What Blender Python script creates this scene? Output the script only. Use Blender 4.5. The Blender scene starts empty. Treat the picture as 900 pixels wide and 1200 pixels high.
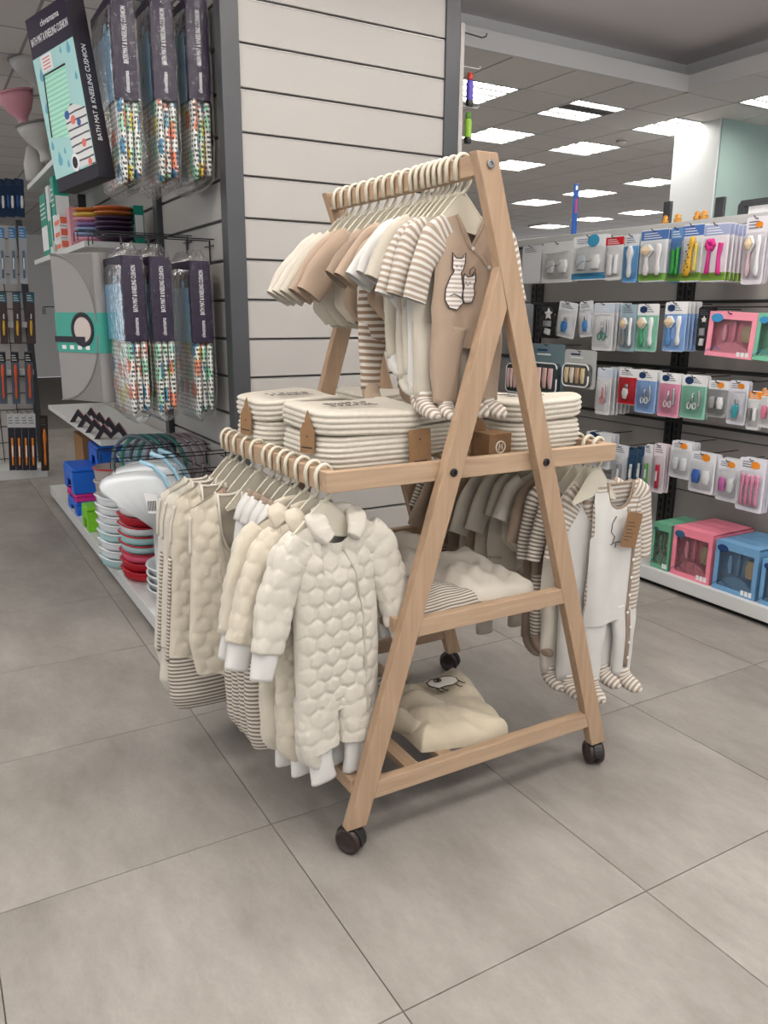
import bpy, math, random
import numpy as np
from mathutils import Matrix, Vector
rng = random.Random(7)
SC = bpy.context.scene
COL = SC.collection
R_ = math.radians

# ------------------------------------------------------------------ camera
F_PX, YAW, PITCH, ROLL = 929.37, 0.526889, 0.244995, 0.0067747
CAM = np.array([-0.8012, -1.2730, 1.5696])
_fw = np.array([math.sin(YAW)*math.cos(PITCH), math.cos(YAW)*math.cos(PITCH), -math.sin(PITCH)])
_r0 = np.array([math.cos(YAW), -math.sin(YAW), 0.0]); _u0 = np.cross(_r0, _fw)
_r = math.cos(ROLL)*_r0 + math.sin(ROLL)*_u0; _u = -math.sin(ROLL)*_r0 + math.cos(ROLL)*_u0
cd = bpy.data.cameras.new('camera'); cam = bpy.data.objects.new('camera', cd); COL.objects.link(cam)
cd.sensor_fit = 'VERTICAL'; cd.sensor_height = 36.0; cd.lens = F_PX/1200*36.0; cd.clip_start = 0.05; cd.clip_end = 200
M = Matrix.Identity(4)
for i in range(3):
    M[i][0] = _r[i]; M[i][1] = _u[i]; M[i][2] = -_fw[i]; M[i][3] = CAM[i]
cam.matrix_world = M
SC.camera = cam

def ray(x, y): return _fw + (x-450)/F_PX*_r - (y-600)/F_PX*_u     # photo pixel (900x1200) -> direction
def onx(x, y, X): d = ray(x, y); return CAM + d*(X-CAM[0])/d[0]
def ony(x, y, Y): d = ray(x, y); return CAM + d*(Y-CAM[1])/d[1]
def onz(x, y, Z): d = ray(x, y); return CAM + d*(Z-CAM[2])/d[2]

# ------------------------------------------------------------------ light and exposure
w = bpy.data.worlds.new('world'); SC.world = w; w.use_nodes = True
bg = w.node_tree.nodes['Background']; bg.inputs[0].default_value = (0.93, 0.96, 1.0, 1); bg.inputs[1].default_value = 1.15
SC.view_settings.view_transform = 'Standard'; SC.view_settings.look = 'None'
SC.view_settings.gamma = 1.0; SC.view_settings.use_curve_mapping = False
SC.view_settings.exposure = -0.22
LAMP = 25.0          # brightness of the ceiling fixtures' tubes
SC.cycles.max_bounces = 6; SC.cycles.diffuse_bounces = 3; SC.cycles.glossy_bounces = 3
SC.cycles.transmission_bounces = 6; SC.cycles.transparent_max_bounces = 12
SC.cycles.sample_clamp_indirect = 6.0
SC.cycles.use_denoising = True
SC.cycles.caustics_reflective = False; SC.cycles.caustics_refractive = False

# ------------------------------------------------------------------ materials
def lin(c):
    return tuple(((x/255)/12.92 if x/255 <= 0.04045 else ((x/255+0.055)/1.055)**2.4) for x in c) + (1.0,)
MATS = {}
def mk(name, col, rough=0.6, spec=0.4, noise=None, bump=None, metal=0.0, sheen=0.0, alpha=1.0, coat=0.0,
       emit=0.0, rand=0.0, stripe=None, trans=0.0, uvnoise=False, stretch=None, knit=None):
    """noise=(scale, amount); bump=(scale, distance); stripe=(second colour, period in m along V, share, soft)"""
    if name in MATS: return MATS[name]
    m = bpy.data.materials.new(name); m.use_nodes = True; MATS[name] = m
    nt = m.node_tree; b = nt.nodes['Principled BSDF']; L = nt.links.new; N = nt.nodes.new
    b.inputs['Base Color'].default_value = lin(col); b.inputs['Roughness'].default_value = rough
    b.inputs['Specular IOR Level'].default_value = spec; b.inputs['Metallic'].default_value = metal
    b.inputs['Alpha'].default_value = alpha; b.inputs['Coat Weight'].default_value = coat
    b.inputs['Coat Roughness'].default_value = 0.15
    b.inputs['Transmission Weight'].default_value = trans
    if sheen:
        b.inputs['Sheen Weight'].default_value = sheen; b.inputs['Sheen Roughness'].default_value = 0.5
    if emit:
        b.inputs['Emission Color'].default_value = lin(col); b.inputs['Emission Strength'].default_value = emit
    tc = N('ShaderNodeTexCoord'); src = tc.outputs['UV' if uvnoise else 'Object']
    if stretch:
        mp = N('ShaderNodeMapping'); mp.inputs['Scale'].default_value = stretch; L(src, mp.inputs['Vector']); src = mp.outputs[0]
    colsock = None
    if stripe:
        c2, per, share, soft = stripe
        sx = N('ShaderNodeSeparateXYZ'); L(tc.outputs['UV'], sx.inputs[0])
        nz = N('ShaderNodeTexNoise'); nz.inputs['Scale'].default_value = 9.0; L(tc.outputs['UV'], nz.inputs['Vector'])
        ad = N('ShaderNodeMath'); ad.operation = 'MULTIPLY_ADD'; L(nz.outputs[0], ad.inputs[0]); ad.inputs[1].default_value = per*0.35; L(sx.outputs[1], ad.inputs[2])
        dv = N('ShaderNodeMath'); dv.operation = 'DIVIDE'; L(ad.outputs[0], dv.inputs[0]); dv.inputs[1].default_value = per
        fr = N('ShaderNodeMath'); fr.operation = 'PINGPONG'; L(dv.outputs[0], fr.inputs[0]); fr.inputs[1].default_value = 0.5
        mr = N('ShaderNodeMapRange'); L(fr.outputs[0], mr.inputs[0])
        mr.inputs[1].default_value = share*0.5-soft; mr.inputs[2].default_value = share*0.5+soft
        mx = N('ShaderNodeMix'); mx.data_type = 'RGBA'; L(mr.outputs[0], mx.inputs[0])
        mx.inputs[6].default_value = lin(c2); mx.inputs[7].default_value = lin(col); colsock = mx.outputs[2]
    if noise:
        nz = N('ShaderNodeTexNoise'); nz.inputs['Scale'].default_value = noise[0]; nz.inputs['Detail'].default_value = 5
        L(src, nz.inputs['Vector'])
        mr = N('ShaderNodeMapRange'); L(nz.outputs[0], mr.inputs[0]); mr.inputs[1].default_value = 0.3; mr.inputs[2].default_value = 0.7
        mr.inputs[3].default_value = 1-noise[1]; mr.inputs[4].default_value = 1+noise[1]
        hs = N('ShaderNodeHueSaturation'); L(mr.outputs[0], hs.inputs['Value'])
        if colsock: L(colsock, hs.inputs['Color'])
        else: hs.inputs['Color'].default_value = lin(col)
        colsock = hs.outputs[0]
    if rand:
        oi = N('ShaderNodeObjectInfo'); mr = N('ShaderNodeMapRange'); L(oi.outputs['Random'], mr.inputs[0])
        mr.inputs[3].default_value = 1-rand; mr.inputs[4].default_value = 1+rand
        hs = N('ShaderNodeHueSaturation'); L(mr.outputs[0], hs.inputs['Value'])
        if colsock: L(colsock, hs.inputs['Color'])
        else: hs.inputs['Color'].default_value = lin(col)
        colsock = hs.outputs[0]
    if colsock:
        L(colsock, b.inputs['Base Color'])
        if emit: L(colsock, b.inputs['Emission Color'])
    if bump:
        nz = N('ShaderNodeTexNoise'); nz.inputs['Scale'].default_value = bump[0]; nz.inputs['Detail'].default_value = 3
        L(src, nz.inputs['Vector'])
        bp = N('ShaderNodeBump'); bp.inputs['Distance'].default_value = bump[1]; bp.inputs['Strength'].default_value = 0.8
        L(nz.outputs[0], bp.inputs['Height']); L(bp.outputs[0], b.inputs['Normal'])
    return m

def mat_film(name, base, edge, rough=0.12):
    """clear plastic: mostly see-through, reflecting more at grazing angles"""
    m = bpy.data.materials.new(name); m.use_nodes = True; nt = m.node_tree; L = nt.links.new; N = nt.nodes.new
    nt.nodes.remove(nt.nodes['Principled BSDF']); out = nt.nodes['Material Output']
    tr = N('ShaderNodeBsdfTransparent'); gl = N('ShaderNodeBsdfGlossy'); gl.inputs['Roughness'].default_value = rough; gl.inputs['Color'].default_value = (1, 1, 1, 1)
    fr = N('ShaderNodeFresnel'); fr.inputs['IOR'].default_value = 1.45
    tc = N('ShaderNodeTexCoord'); nz = N('ShaderNodeTexNoise'); nz.inputs['Scale'].default_value = 26; nz.inputs['Detail'].default_value = 2; L(tc.outputs['Object'], nz.inputs['Vector'])
    bp = N('ShaderNodeBump'); bp.inputs['Distance'].default_value = edge; L(nz.outputs[0], bp.inputs['Height']); L(bp.outputs[0], gl.inputs['Normal']); L(bp.outputs[0], fr.inputs['Normal'])
    mu = N('ShaderNodeMath'); mu.operation = 'MULTIPLY'; mu.inputs[1].default_value = base; L(fr.outputs[0], mu.inputs[0])
    mx = N('ShaderNodeMixShader'); L(mu.outputs[0], mx.inputs[0]); L(tr.outputs[0], mx.inputs[1]); L(gl.outputs[0], mx.inputs[2]); L(mx.outputs[0], out.inputs[0])
    return m

def mat_floor():
    m = bpy.data.materials.new('concrete_look_tile'); m.use_nodes = True
    nt = m.node_tree; b = nt.nodes['Principled BSDF']; L = nt.links.new; N = nt.nodes.new
    tc = N('ShaderNodeTexCoord'); oi = N('ShaderNodeObjectInfo')
    cb = N('ShaderNodeCombineXYZ'); mu = N('ShaderNodeMath'); mu.operation = 'MULTIPLY'; mu.inputs[1].default_value = 53.0
    L(oi.outputs['Random'], mu.inputs[0]); L(mu.outputs[0], cb.inputs[2]); L(mu.outputs[0], cb.inputs[0])
    va = N('ShaderNodeVectorMath'); va.operation = 'ADD'; L(tc.outputs['Object'], va.inputs[0]); L(cb.outputs[0], va.inputs[1])
    mp = N('ShaderNodeMapping'); mp.inputs['Scale'].default_value = (1.0, 0.45, 1.0); mp.inputs['Rotation'].default_value = (0, 0, 0.5); L(va.outputs[0], mp.inputs[0])
    n1 = N('ShaderNodeTexNoise'); n1.inputs['Scale'].default_value = 4.2; n1.inputs['Detail'].default_value = 8; n1.inputs['Roughness'].default_value = 0.68; L(mp.outputs[0], n1.inputs['Vector'])
    n2 = N('ShaderNodeTexNoise'); n2.inputs['Scale'].default_value = 30; n2.inputs['Detail'].default_value = 6; n2.inputs['Roughness'].default_value = 1.15; L(mp.outputs[0], n2.inputs['Vector'])
    cr = N('ShaderNodeValToRGB'); e = cr.color_ramp.elements
    e[0].position = 0.24; e[0].color = lin((122, 116, 110)); e[1].position = 0.76; e[1].color = lin((163, 157, 151))
    L(n1.outputs[0], cr.inputs[0])
    mr = N('ShaderNodeMapRange'); L(n2.outputs[0], mr.inputs[0]); mr.inputs[1].default_value = 0.3; mr.inputs[2].default_value = 0.7; mr.inputs[3].default_value = 0.88; mr.inputs[4].default_value = 1.10
    mr2 = N('ShaderNodeMapRange'); L(oi.outputs['Random'], mr2.inputs[0]); mr2.inputs[3].default_value = 0.955; mr2.inputs[4].default_value = 1.05
    mm = N('ShaderNodeMath'); mm.operation = 'MULTIPLY'; L(mr.outputs[0], mm.inputs[0]); L(mr2.outputs[0], mm.inputs[1])
    hs = N('ShaderNodeHueSaturation'); L(cr.outputs[0], hs.inputs['Color']); L(mm.outputs[0], hs.inputs['Value']); L(hs.outputs[0], b.inputs['Base Color'])
    rr = N('ShaderNodeMapRange'); L(n1.outputs[0], rr.inputs[0]); rr.inputs[3].default_value = 0.42; rr.inputs[4].default_value = 0.6; L(rr.outputs[0], b.inputs['Roughness'])
    b.inputs['Specular IOR Level'].default_value = 0.4
    bp = N('ShaderNodeBump'); bp.inputs['Distance'].default_value = 0.0012; bp.inputs['Strength'].default_value = 0.5; L(n2.outputs[0], bp.inputs['Height']); L(bp.outputs[0], b.inputs['Normal'])
    return m

def mat_wood(name, dark, light, axis):
    m = bpy.data.materials.new(name); m.use_nodes = True
    nt = m.node_tree; b = nt.nodes['Principled BSDF']; L = nt.links.new; N = nt.nodes.new
    tc = N('ShaderNodeTexCoord'); mp = N('ShaderNodeMapping'); s = [26, 26, 26]; s[axis] = 1.6
    mp.inputs['Scale'].default_value = s; L(tc.outputs['Object'], mp.inputs[0])
    nz = N('ShaderNodeTexNoise'); nz.inputs['Scale'].default_value = 2.2; nz.inputs['Detail'].default_value = 6; nz.inputs['Distortion'].default_value = 0.7; L(mp.outputs[0], nz.inputs['Vector'])
    cr = N('ShaderNodeValToRGB'); e = cr.color_ramp.elements
    e[0].position = 0.25; e[0].color = lin(dark); e[1].position = 0.75; e[1].color = lin(light)
    L(nz.outputs[0], cr.inputs[0]); L(cr.outputs[0], b.inputs['Base Color'])
    b.inputs['Roughness'].default_value = 0.5; b.inputs['Specular IOR Level'].default_value = 0.35
    return m

# ------------------------------------------------------------------ mesh builder and scene tree
class MB:
    def __init__(s): s.v = []; s.f = []; s.uv = []; s.mi = []
    def add(s, vs, fs, uvs=None, mi=0):
        o = len(s.v); s.v.extend([tuple(map(float, p)) for p in vs])
        for i, f in enumerate(fs):
            s.f.append(tuple(o+k for k in f)); s.mi.append(mi)
            s.uv.append(uvs[i] if uvs else None)
        return s
    def box(s, x0, x1, y0, y1, z0, z1, mi=0):
        vs = [(x, y, z) for z in (z0, z1) for y in (y0, y1) for x in (x0, x1)]
        return s.add(vs, [(0, 2, 3, 1), (4, 5, 7, 6), (0, 1, 5, 4), (2, 6, 7, 3), (0, 4, 6, 2), (1, 3, 7, 5)], mi=mi)
    def prism(s, poly, axis, a, b, mi=0):
        """poly in the two remaining axes (x,z for axis y; y,z for axis x; x,y for axis z), extruded a..b"""
        n = len(poly)
        def P(p, t): return {0: (t, p[0], p[1]), 1: (p[0], t, p[1]), 2: (p[0], p[1], t)}[axis]
        vs = [P(p, a) for p in poly] + [P(p, b) for p in poly]
        fs = [tuple(range(n))[::-1], tuple(range(n, 2*n))] + [(i, (i+1) % n, n+(i+1) % n, n+i) for i in range(n)]
        return s.add(vs, fs, mi=mi)
    def rings(s, rings, closed=True, cap0=True, cap1=True, uv=True, mi=0, vscale=1.0):
        """list of equal-length point rings -> skin; UV in metres (u round the ring, v along)"""
        n = len(rings[0]); A = np.array(rings, float); vs = A.reshape(-1, 3)
        nxt = np.roll(A, -1, axis=1) if closed else A
        seg = np.linalg.norm(nxt-A, axis=2); U = np.concatenate([np.zeros((len(A), 1)), np.cumsum(seg, axis=1)], axis=1)
        cen = A.mean(axis=1); V = np.concatenate([[0], np.cumsum(np.linalg.norm(np.diff(cen, axis=0), axis=1))])*vscale
        fs = []; uvs = []
        for i in range(len(A)-1):
            for j in range(n if closed else n-1):
                k = (j+1) % n
                fs.append((i*n+j, i*n+k, (i+1)*n+k, (i+1)*n+j))
                uvs.append(((U[i, j], V[i]), (U[i, j+1], V[i]), (U[i+1, j+1], V[i+1]), (U[i+1, j], V[i+1])))
        if cap0: fs.append(tuple(range(n))[::-1]); uvs.append(tuple((U[0, j], V[0]) for j in range(n))[::-1])
        if cap1: fs.append(tuple((len(A)-1)*n+j for j in range(n))); uvs.append(tuple((U[-1, j], V[-1]) for j in range(n)))
        return s.add(vs, fs, uvs, mi)
    def tube(s, path, r, seg=8, ry=None, up=(0, 1, 0), cap=True, mi=0):
        """tube of radius r (number or list) along path; cross section axis 'up' scaled by ry"""
        P = np.array(path, float); n = len(P); T = np.gradient(P, axis=0); T /= np.linalg.norm(T, axis=1)[:, None]+1e-12
        r = np.full(n, r, float) if np.isscalar(r) else np.array(r, float)
        ry = r if ry is None else (np.full(n, ry, float) if np.isscalar(ry) else np.array(ry, float))
        up = np.array(up, float); out = []
        for i in range(n):
            u = up-T[i]*(up@T[i])
            if np.linalg.norm(u) < 1e-4: u = np.cross(T[i], (1, 0.3, 0.2))
            u /= np.linalg.norm(u); sd = np.cross(T[i], u)
            a = np.linspace(0, 2*math.pi, seg, endpoint=False)
            out.append(P[i]+np.outer(np.cos(a)*r[i], sd)+np.outer(np.sin(a)*ry[i], u))
        return s.rings(out, True, cap, cap, mi=mi)
    def lathe(s, prof, seg=20, c=(0, 0, 0), sx=1.0, sy=1.0, mi=0, cap=True):
        a = np.linspace(0, 2*math.pi, seg, endpoint=False)
        out = [np.stack([c[0]+r*np.cos(a)*sx, c[1]+r*np.sin(a)*sy, np.full(seg, c[2]+z)], 1) for r, z in prof]
        return s.rings(out, True, cap, cap, mi=mi)
    def build(s, name, mat, parent=None, smooth=False, bevel=0.0, loc=None, rot=None, seg=2, subsurf=0):
        me = bpy.data.meshes.new(name); me.from_pydata(s.v, [], s.f)
        mats = mat if isinstance(mat, (list, tuple)) else [mat]
        for m in mats: me.materials.append(m)
        if len(mats) > 1: me.polygons.foreach_set('material_index', s.mi)
        if any(u is not None for u in s.uv):
            ul = me.uv_layers.new(name='UVMap'); d = []
            for f, u in zip(s.f, s.uv):
                d.extend([c for p in (u if u else [(0, 0)]*len(f)) for c in p])
            ul.data.foreach_set('uv', d)
        if smooth: me.polygons.foreach_set('use_smooth', [True]*len(s.f))
        me.update()
        return put(name, me, parent, bevel, loc, rot, seg, subsurf)
def put(name, me, parent=None, bevel=0.0, loc=None, rot=None, seg=2, subsurf=0):
    o = bpy.data.objects.new(name, me); COL.objects.link(o)
    if parent: o.parent = parent
    if loc is not None: o.location = [float(x) for x in loc]
    if rot is not None: o.rotation_euler = rot
    if bevel:
        md = o.modifiers.new('bevel', 'BEVEL'); md.width = bevel; md.segments = seg; md.limit_method = 'ANGLE'; md.angle_limit = 0.6
    if subsurf:
        md = o.modifiers.new('subsurf', 'SUBSURF'); md.levels = subsurf; md.render_levels = subsurf
    return o
def tag(o, label, cat, group=None):
    o['label'] = label; o['category'] = cat
    if group: o['group'] = group
    return o
def thing(name, label, cat, loc=(0, 0, 0), rotz=0.0, group=None, rot=None):
    o = bpy.data.objects.new(name, None); COL.objects.link(o); o.empty_display_size = 0.05
    o.location = [float(x) for x in loc]; o.rotation_euler = rot if rot is not None else (0, 0, rotz)
    return tag(o, label, cat, group)
def struct(o, label=None):
    o['kind'] = 'structure'
    if label: o['label'] = label
    return o
def dup(root, loc=None, rot=None, label=None, group=None):
    r = root.copy(); COL.objects.link(r)
    if loc is not None: r.location = [float(x) for x in loc]
    if rot is not None: r.rotation_euler = rot
    if label: r['label'] = label
    if group: r['group'] = group
    for ch in list(root.children):
        c = ch.copy(); COL.objects.link(c); c.parent = r
        for g in list(ch.children):
            d = g.copy(); COL.objects.link(d); d.parent = c
    return r
def text(name, body, mat, parent, loc, rot, size, width=None, extrude=0.0004, align='CENTER'):
    cu = bpy.data.curves.new(name, 'FONT'); cu.body = body; cu.size = size; cu.align_x = align; cu.align_y = 'CENTER'; cu.extrude = extrude
    cu.resolution_u = 2
    t = bpy.data.objects.new(name, cu); COL.objects.link(t)
    dg = bpy.context.evaluated_depsgraph_get(); me = bpy.data.meshes.new_from_object(t.evaluated_get(dg))
    COL.objects.unlink(t); bpy.data.objects.remove(t)
    if width:
        xs = [v.co.x for v in me.vertices]; k = width/max(1e-6, max(xs)-min(xs))
        for v in me.vertices: v.co.x *= k
    me.materials.clear(); me.materials.append(mat)
    return put(name, me, parent, loc=loc, rot=rot)
# ------------------------------------------------------------------ floor
MT = mat_floor()
m_grout = mk('grout', (112, 106, 100), 0.9)
fl = MB().box(-6.4, 14, -4, 20, -0.05, -0.006).build('floor', m_grout); struct(fl, 'grey concrete-look tiled shop floor')
T = 0.8; g = 0.0018
tm = MB()
tm.add([(g, g, 0), (T-g, g, 0), (T-g, T-g, 0), (g, T-g, 0)] + [(g-.0008, g-.0008, -.006), (T-g+.0008, g-.0008, -.006), (T-g+.0008, T-g+.0008, -.006), (g-.0008, T-g+.0008, -.006)],
       [(0, 1, 2, 3), (0, 4, 5, 1), (1, 5, 6, 2), (2, 6, 7, 3), (3, 7, 4, 0)])
first = None
for iy in range(-3, 13):
    for ix in range(-5, 9):
        if first is None:
            first = tm.build('floor_tile', MT, fl, loc=(ix*T, iy*T, 0)); me_t = first.data
        else: put('floor_tile', me_t, fl, loc=(ix*T, iy*T, 0))

# ------------------------------------------------------------------ ceilings
ZC, ZU = 3.33, 3.64
m_ct = mk('ceiling_tile', (234, 229, 225), 0.95, 0.1, noise=(60, 0.03), rand=0.02)
m_tbar = mk('ceiling_bar', (150, 146, 143), 0.7)
m_plaster = mk('painted_plaster', (226, 224, 222), 0.9, 0.1)
m_cove = mk('cove_plaster', (236, 230, 229), 0.9, 0.1)
GX, GY, GP = 3.08, 3.63, 0.6
CX1, CY1 = 4.88, 3.63                       # corner of the raised ceiling field
def grid_mat():
    m = bpy.data.materials.new('far_ceiling_grid'); m.use_nodes = True
    nt = m.node_tree; b = nt.nodes['Principled BSDF']; L = nt.links.new; N = nt.nodes.new
    tc = N('ShaderNodeTexCoord'); mp = N('ShaderNodeMapping'); mp.inputs['Location'].default_value = (-GX/GP, -GY/GP, 0); mp.inputs['Scale'].default_value = (1/GP, 1/GP, 1); L(tc.outputs['Object'], mp.inputs[0])
    bt = N('ShaderNodeTexBrick'); bt.offset = 0; bt.inputs['Scale'].default_value = 1; bt.inputs['Brick Width'].default_value = 1; bt.inputs['Row Height'].default_value = 1
    bt.inputs['Mortar Size'].default_value = 0.018; bt.inputs['Color1'].default_value = lin((234, 229, 225)); bt.inputs['Color2'].default_value = lin((218, 213, 209)); bt.inputs['Mortar'].default_value = lin((165, 160, 157))
    L(mp.outputs[0], bt.inputs[0]); L(bt.outputs[0], b.inputs['Base Color']); b.inputs['Roughness'].default_value = 0.95
    return m
ce = MB()
ce.box(-6.4, 14, CY1, 20, ZC+.012, ZC+.03); ce.box(CX1, 14, -4, CY1, ZC+.012, ZC+.03)
ce = ce.build('ceiling', m_tbar); struct(ce, 'suspended grid ceiling of square grey tiles')
NXT, NYT = 10.88, 10.83                      # beyond this the grid goes on as texture
fc = MB(); zz = ZC
fc.add([(-6.4, NYT, zz), (14, NYT, zz), (14, 20, zz), (-6.4, 20, zz)], [(3, 2, 1, 0)])
fc.add([(NXT, -4, zz), (14, -4, zz), (14, NYT, zz), (NXT, NYT, zz)], [(3, 2, 1, 0)])
fc.add([(-6.4, CY1, zz), (2.48, CY1, zz), (2.48, NYT, zz), (-6.4, NYT, zz)], [(3, 2, 1, 0)])
fc.build('far_grid', grid_mat(), ce)
lights = [(3.38, 4.53), (4.58, 4.53), (4.58, 5.73), (5.78, 3.33), (5.78, 4.53), (5.78, 5.73), (5.78, 6.93), (8.18, 6.93), (8.18, 8.13), (8.18, 9.33), (10.58, 9.33), (10.58, 10.53),
          (10.58, 11.73), (6.98, 10.53), (3.38, 6.93), (3.38, 9.33), (0.98, 5.73), (0.98, 8.13), (-1.42, 4.53), (-1.42, 6.93), (-1.42, 9.33), (8.18, 3.33), (8.18, 4.53), (5.78, 0.93), (5.78, -1.47), (-3.82, 5.73)]  # most of this row: unseen lamps added for lighting
cells = {(round((x-GX)/GP-.5), round((y-GY)/GP-.5)) for x, y in lights}
ct = MB().box(0.009, GP-.009, 0.009, GP-.009, 0, 0.011); me_c = None
for j in range(-3, 12):
    for i in range(-1, 13):
        x, y = GX+i*GP, GY+j*GP
        if (x < CX1-.01 and y < CY1-.01) or (i, j) in cells: continue
        if me_c is None: me_c = ct.build('ceiling_tile', m_ct, ce, loc=(x, y, ZC)).data
        else: put('ceiling_tile', me_c, ce, loc=(x, y, ZC))
# raised plaster field over the display, with fascia and a set-back cove
uc = MB(); e = 0.30
uc.box(-6.4, CX1+e, -4, CY1+e, ZU, ZU+.05); uc = uc.build('ceiling_raised', m_cove); struct(uc, 'raised plaster ceiling field with set-back cove')
fa = MB()
fa.box(-6.4, CX1, CY1-.03, CY1, ZC-.004, ZC+.12); fa.box(CX1-.03, CX1, -4, CY1, ZC-.004, ZC+.12)
fa.box(-6.4, CX1+e, CY1, CY1+e, ZC+.09, ZC+.115); fa.box(CX1, CX1+e, -4, CY1, ZC+.09, ZC+.115)
fa.box(-6.4, CX1+e, CY1+e-.02, CY1+e, ZC+.1, ZU); fa.box(CX1+e-.02, CX1+e, -4, CY1+e, ZC+.1, ZU)
fa.build('fascia', m_plaster, uc)

# ------------------------------------------------------------------ ceiling lamps
m_tube = mk('lamp_tube', (255, 252, 246), 0.5, emit=LAMP)
m_up = mk('added_uplight', (255, 252, 248), 0.5, emit=LAMP*.75)  # added upward glow for the raised ceiling
m_off = mk('lamp_tube_off', (120, 120, 122), 0.4)
m_louv = mk('lamp_louvre', (140, 140, 138), 0.5, 0.4)
m_house = mk('lamp_housing', (235, 233, 230), 0.6)
def lamp(x, y, z, label, group, broken=False, lod=True, up=False):
    t = thing('ceiling_light', label, 'ceiling light', (x, y, z), group=group)
    h = 0.298
    b = MB(); b.box(-h, h, -h, -h+.012, -.004, .075); b.box(-h, h, h-.012, h, -.004, .075); b.box(-h, -h+.012, -h, h, -.004, .075); b.box(h-.012, h, -h, h, -.004, .075); b.box(-h, h, -h, h, .075, .08)
    b.build('housing', m_house, t)
    for k in range(4):
        yy = -.21+.14*k
        b = MB(); a = np.linspace(0, math.pi, 4)
        b.add([(-.27, yy-.052, .006), (.27, yy-.052, .006), (.27, yy+.052, .006), (-.27, yy+.052, .006)], [(3, 2, 1, 0)])
        b.build('tube', m_off if (broken and k == 1) else m_tube, t)
    if up:
        MB().add([(-.27, -.27, .083), (.27, -.27, .083), (.27, .27, .083), (-.27, .27, .083)], [(0, 1, 2, 3)]).build('added_up_panel', m_up, t)  # glowing panel added to brighten the raised ceiling above
        for sx in (-.22, .22): MB().tube([(sx, 0, .08), (sx, 0, .262)], .004, 6).build('hanger_rod', m_louv, t)
    if lod:
        b = MB()
        for k in range(5): b.box(-.285, .285, -.292+.14*k, -.268+.14*k, -.004, .03)
        for k in range(11): b.box(-.284+.0555*k, -.280+.0555*k, -.286, .286, -.001, .014)
        b.build('louvre', m_louv, t)
    return t
for i, (x, y) in enumerate(lights):
    if (x, y) == (4.58, 4.53): lamp(x, y, ZC, 'square louvred ceiling light with one dark tube', None, True)
    else: lamp(x, y, ZC if x > 2.4 and y < NYT and x < NXT else ZC-.03, 'square louvred ceiling light with four lit tubes', 'lit square ceiling lights', False, y < 7.5)
for x in (-2.6, -0.9, 0.8, 2.4):  # out-of-view lamps added as top light over the rack
    for y in (-2.4, -0.6, 1.2):
        lamp(x, y, ZU-.26, 'added unseen square lamp hung on rods under the raised plaster ceiling', 'added unseen lamps under the raised ceiling', False, False, True)
lamp(4.0, 1.2, ZU-.26, 'added unseen square lamp hung on rods under the raised plaster ceiling', 'added unseen lamps under the raised ceiling', False, False, True)

p_ = onz(729, 164, ZC); t = thing('smoke_detector', 'small round smoke detector on the tiled ceiling', 'smoke detector', (p_[0], p_[1], ZC))
MB().lathe([(.001, -.045), (.03, -.045), (.045, -.03), (.055, -.012), (.06, -.0005), (.001, -.0005)], 20).build('detector_dome', m_house, t, smooth=True)
MB().lathe([(.056, -.02), (.058, -.018), (.056, -.012)], 20).build('detector_slot', m_off, t)
# ------------------------------------------------------------------ far walls and column
m_far = mk('far_wall_paint', (225, 222, 219), 0.9)
struct(MB().box(-6.4, 14, 20, 20.1, 0, 3.5).build('wall_back', m_far), 'plain pale wall at the far end of the shop')
m_colw = mk('column_paint', (226, 228, 227), 0.35, 0.5)
m_colrefl = mk('column_painted_reflection', (166, 188, 182), 0.2, 0.6)  # greenish reflection painted in as a colour
c = MB().box(5.84, 7.2, 4.05, 4.56, 0, ZC, 0).build('column', m_colw); c['kind'] = 'structure'; c['label'] = 'white square column rising behind the shelving'
MB().box(5.86, 7.2, 4.035, 4.05, 0, ZC).build('reflection_sheet', m_colrefl, c)  # added sheet that carries the painted teal reflection on this face
# ------------------------------------------------------------------ the A-frame clothes rack
W_leg = mat_wood('beech_upright', (160, 132, 106), (181, 153, 126), 2)
W_x = mat_wood('beech_crosswise', (164, 137, 111), (186, 159, 132), 0)
W_y = mat_wood('beech_lengthwise', (160, 132, 106), (182, 155, 128), 1)
m_blk = mk('black_plastic', (24, 22, 21), 0.38, 0.5)
m_brn = mk('dark_brown_plastic', (45, 32, 28), 0.35, 0.5)
m_steel = mk('zinc_screw', (150, 148, 146), 0.3, metal=0.9)
RX0, RX1, RZ = 0.115, 1.135, 1.135           # side rails: x, z of the centre
TX, TZ = 0.558, 1.955                        # top rail
YN, YF = 0.555, 1.445                        # planes of the two A-frames
rk = thing('clothes_rack', 'beech A-frame clothes rack on black casters, hung with baby clothes', 'clothes rack', (0.62, 1.0, 0))
def rbuild(b, name, mat, bevel=0.0025):
    b.v = [(x-.62, y-1.0, z) for x, y, z in b.v]
    return b.build(name, mat, rk, bevel=bevel)
hw = 0.033
def xl(z): return 0.165+0.2987*(z-.08)
def xr(z): return 0.82-0.3084*(z-1.142)
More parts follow.
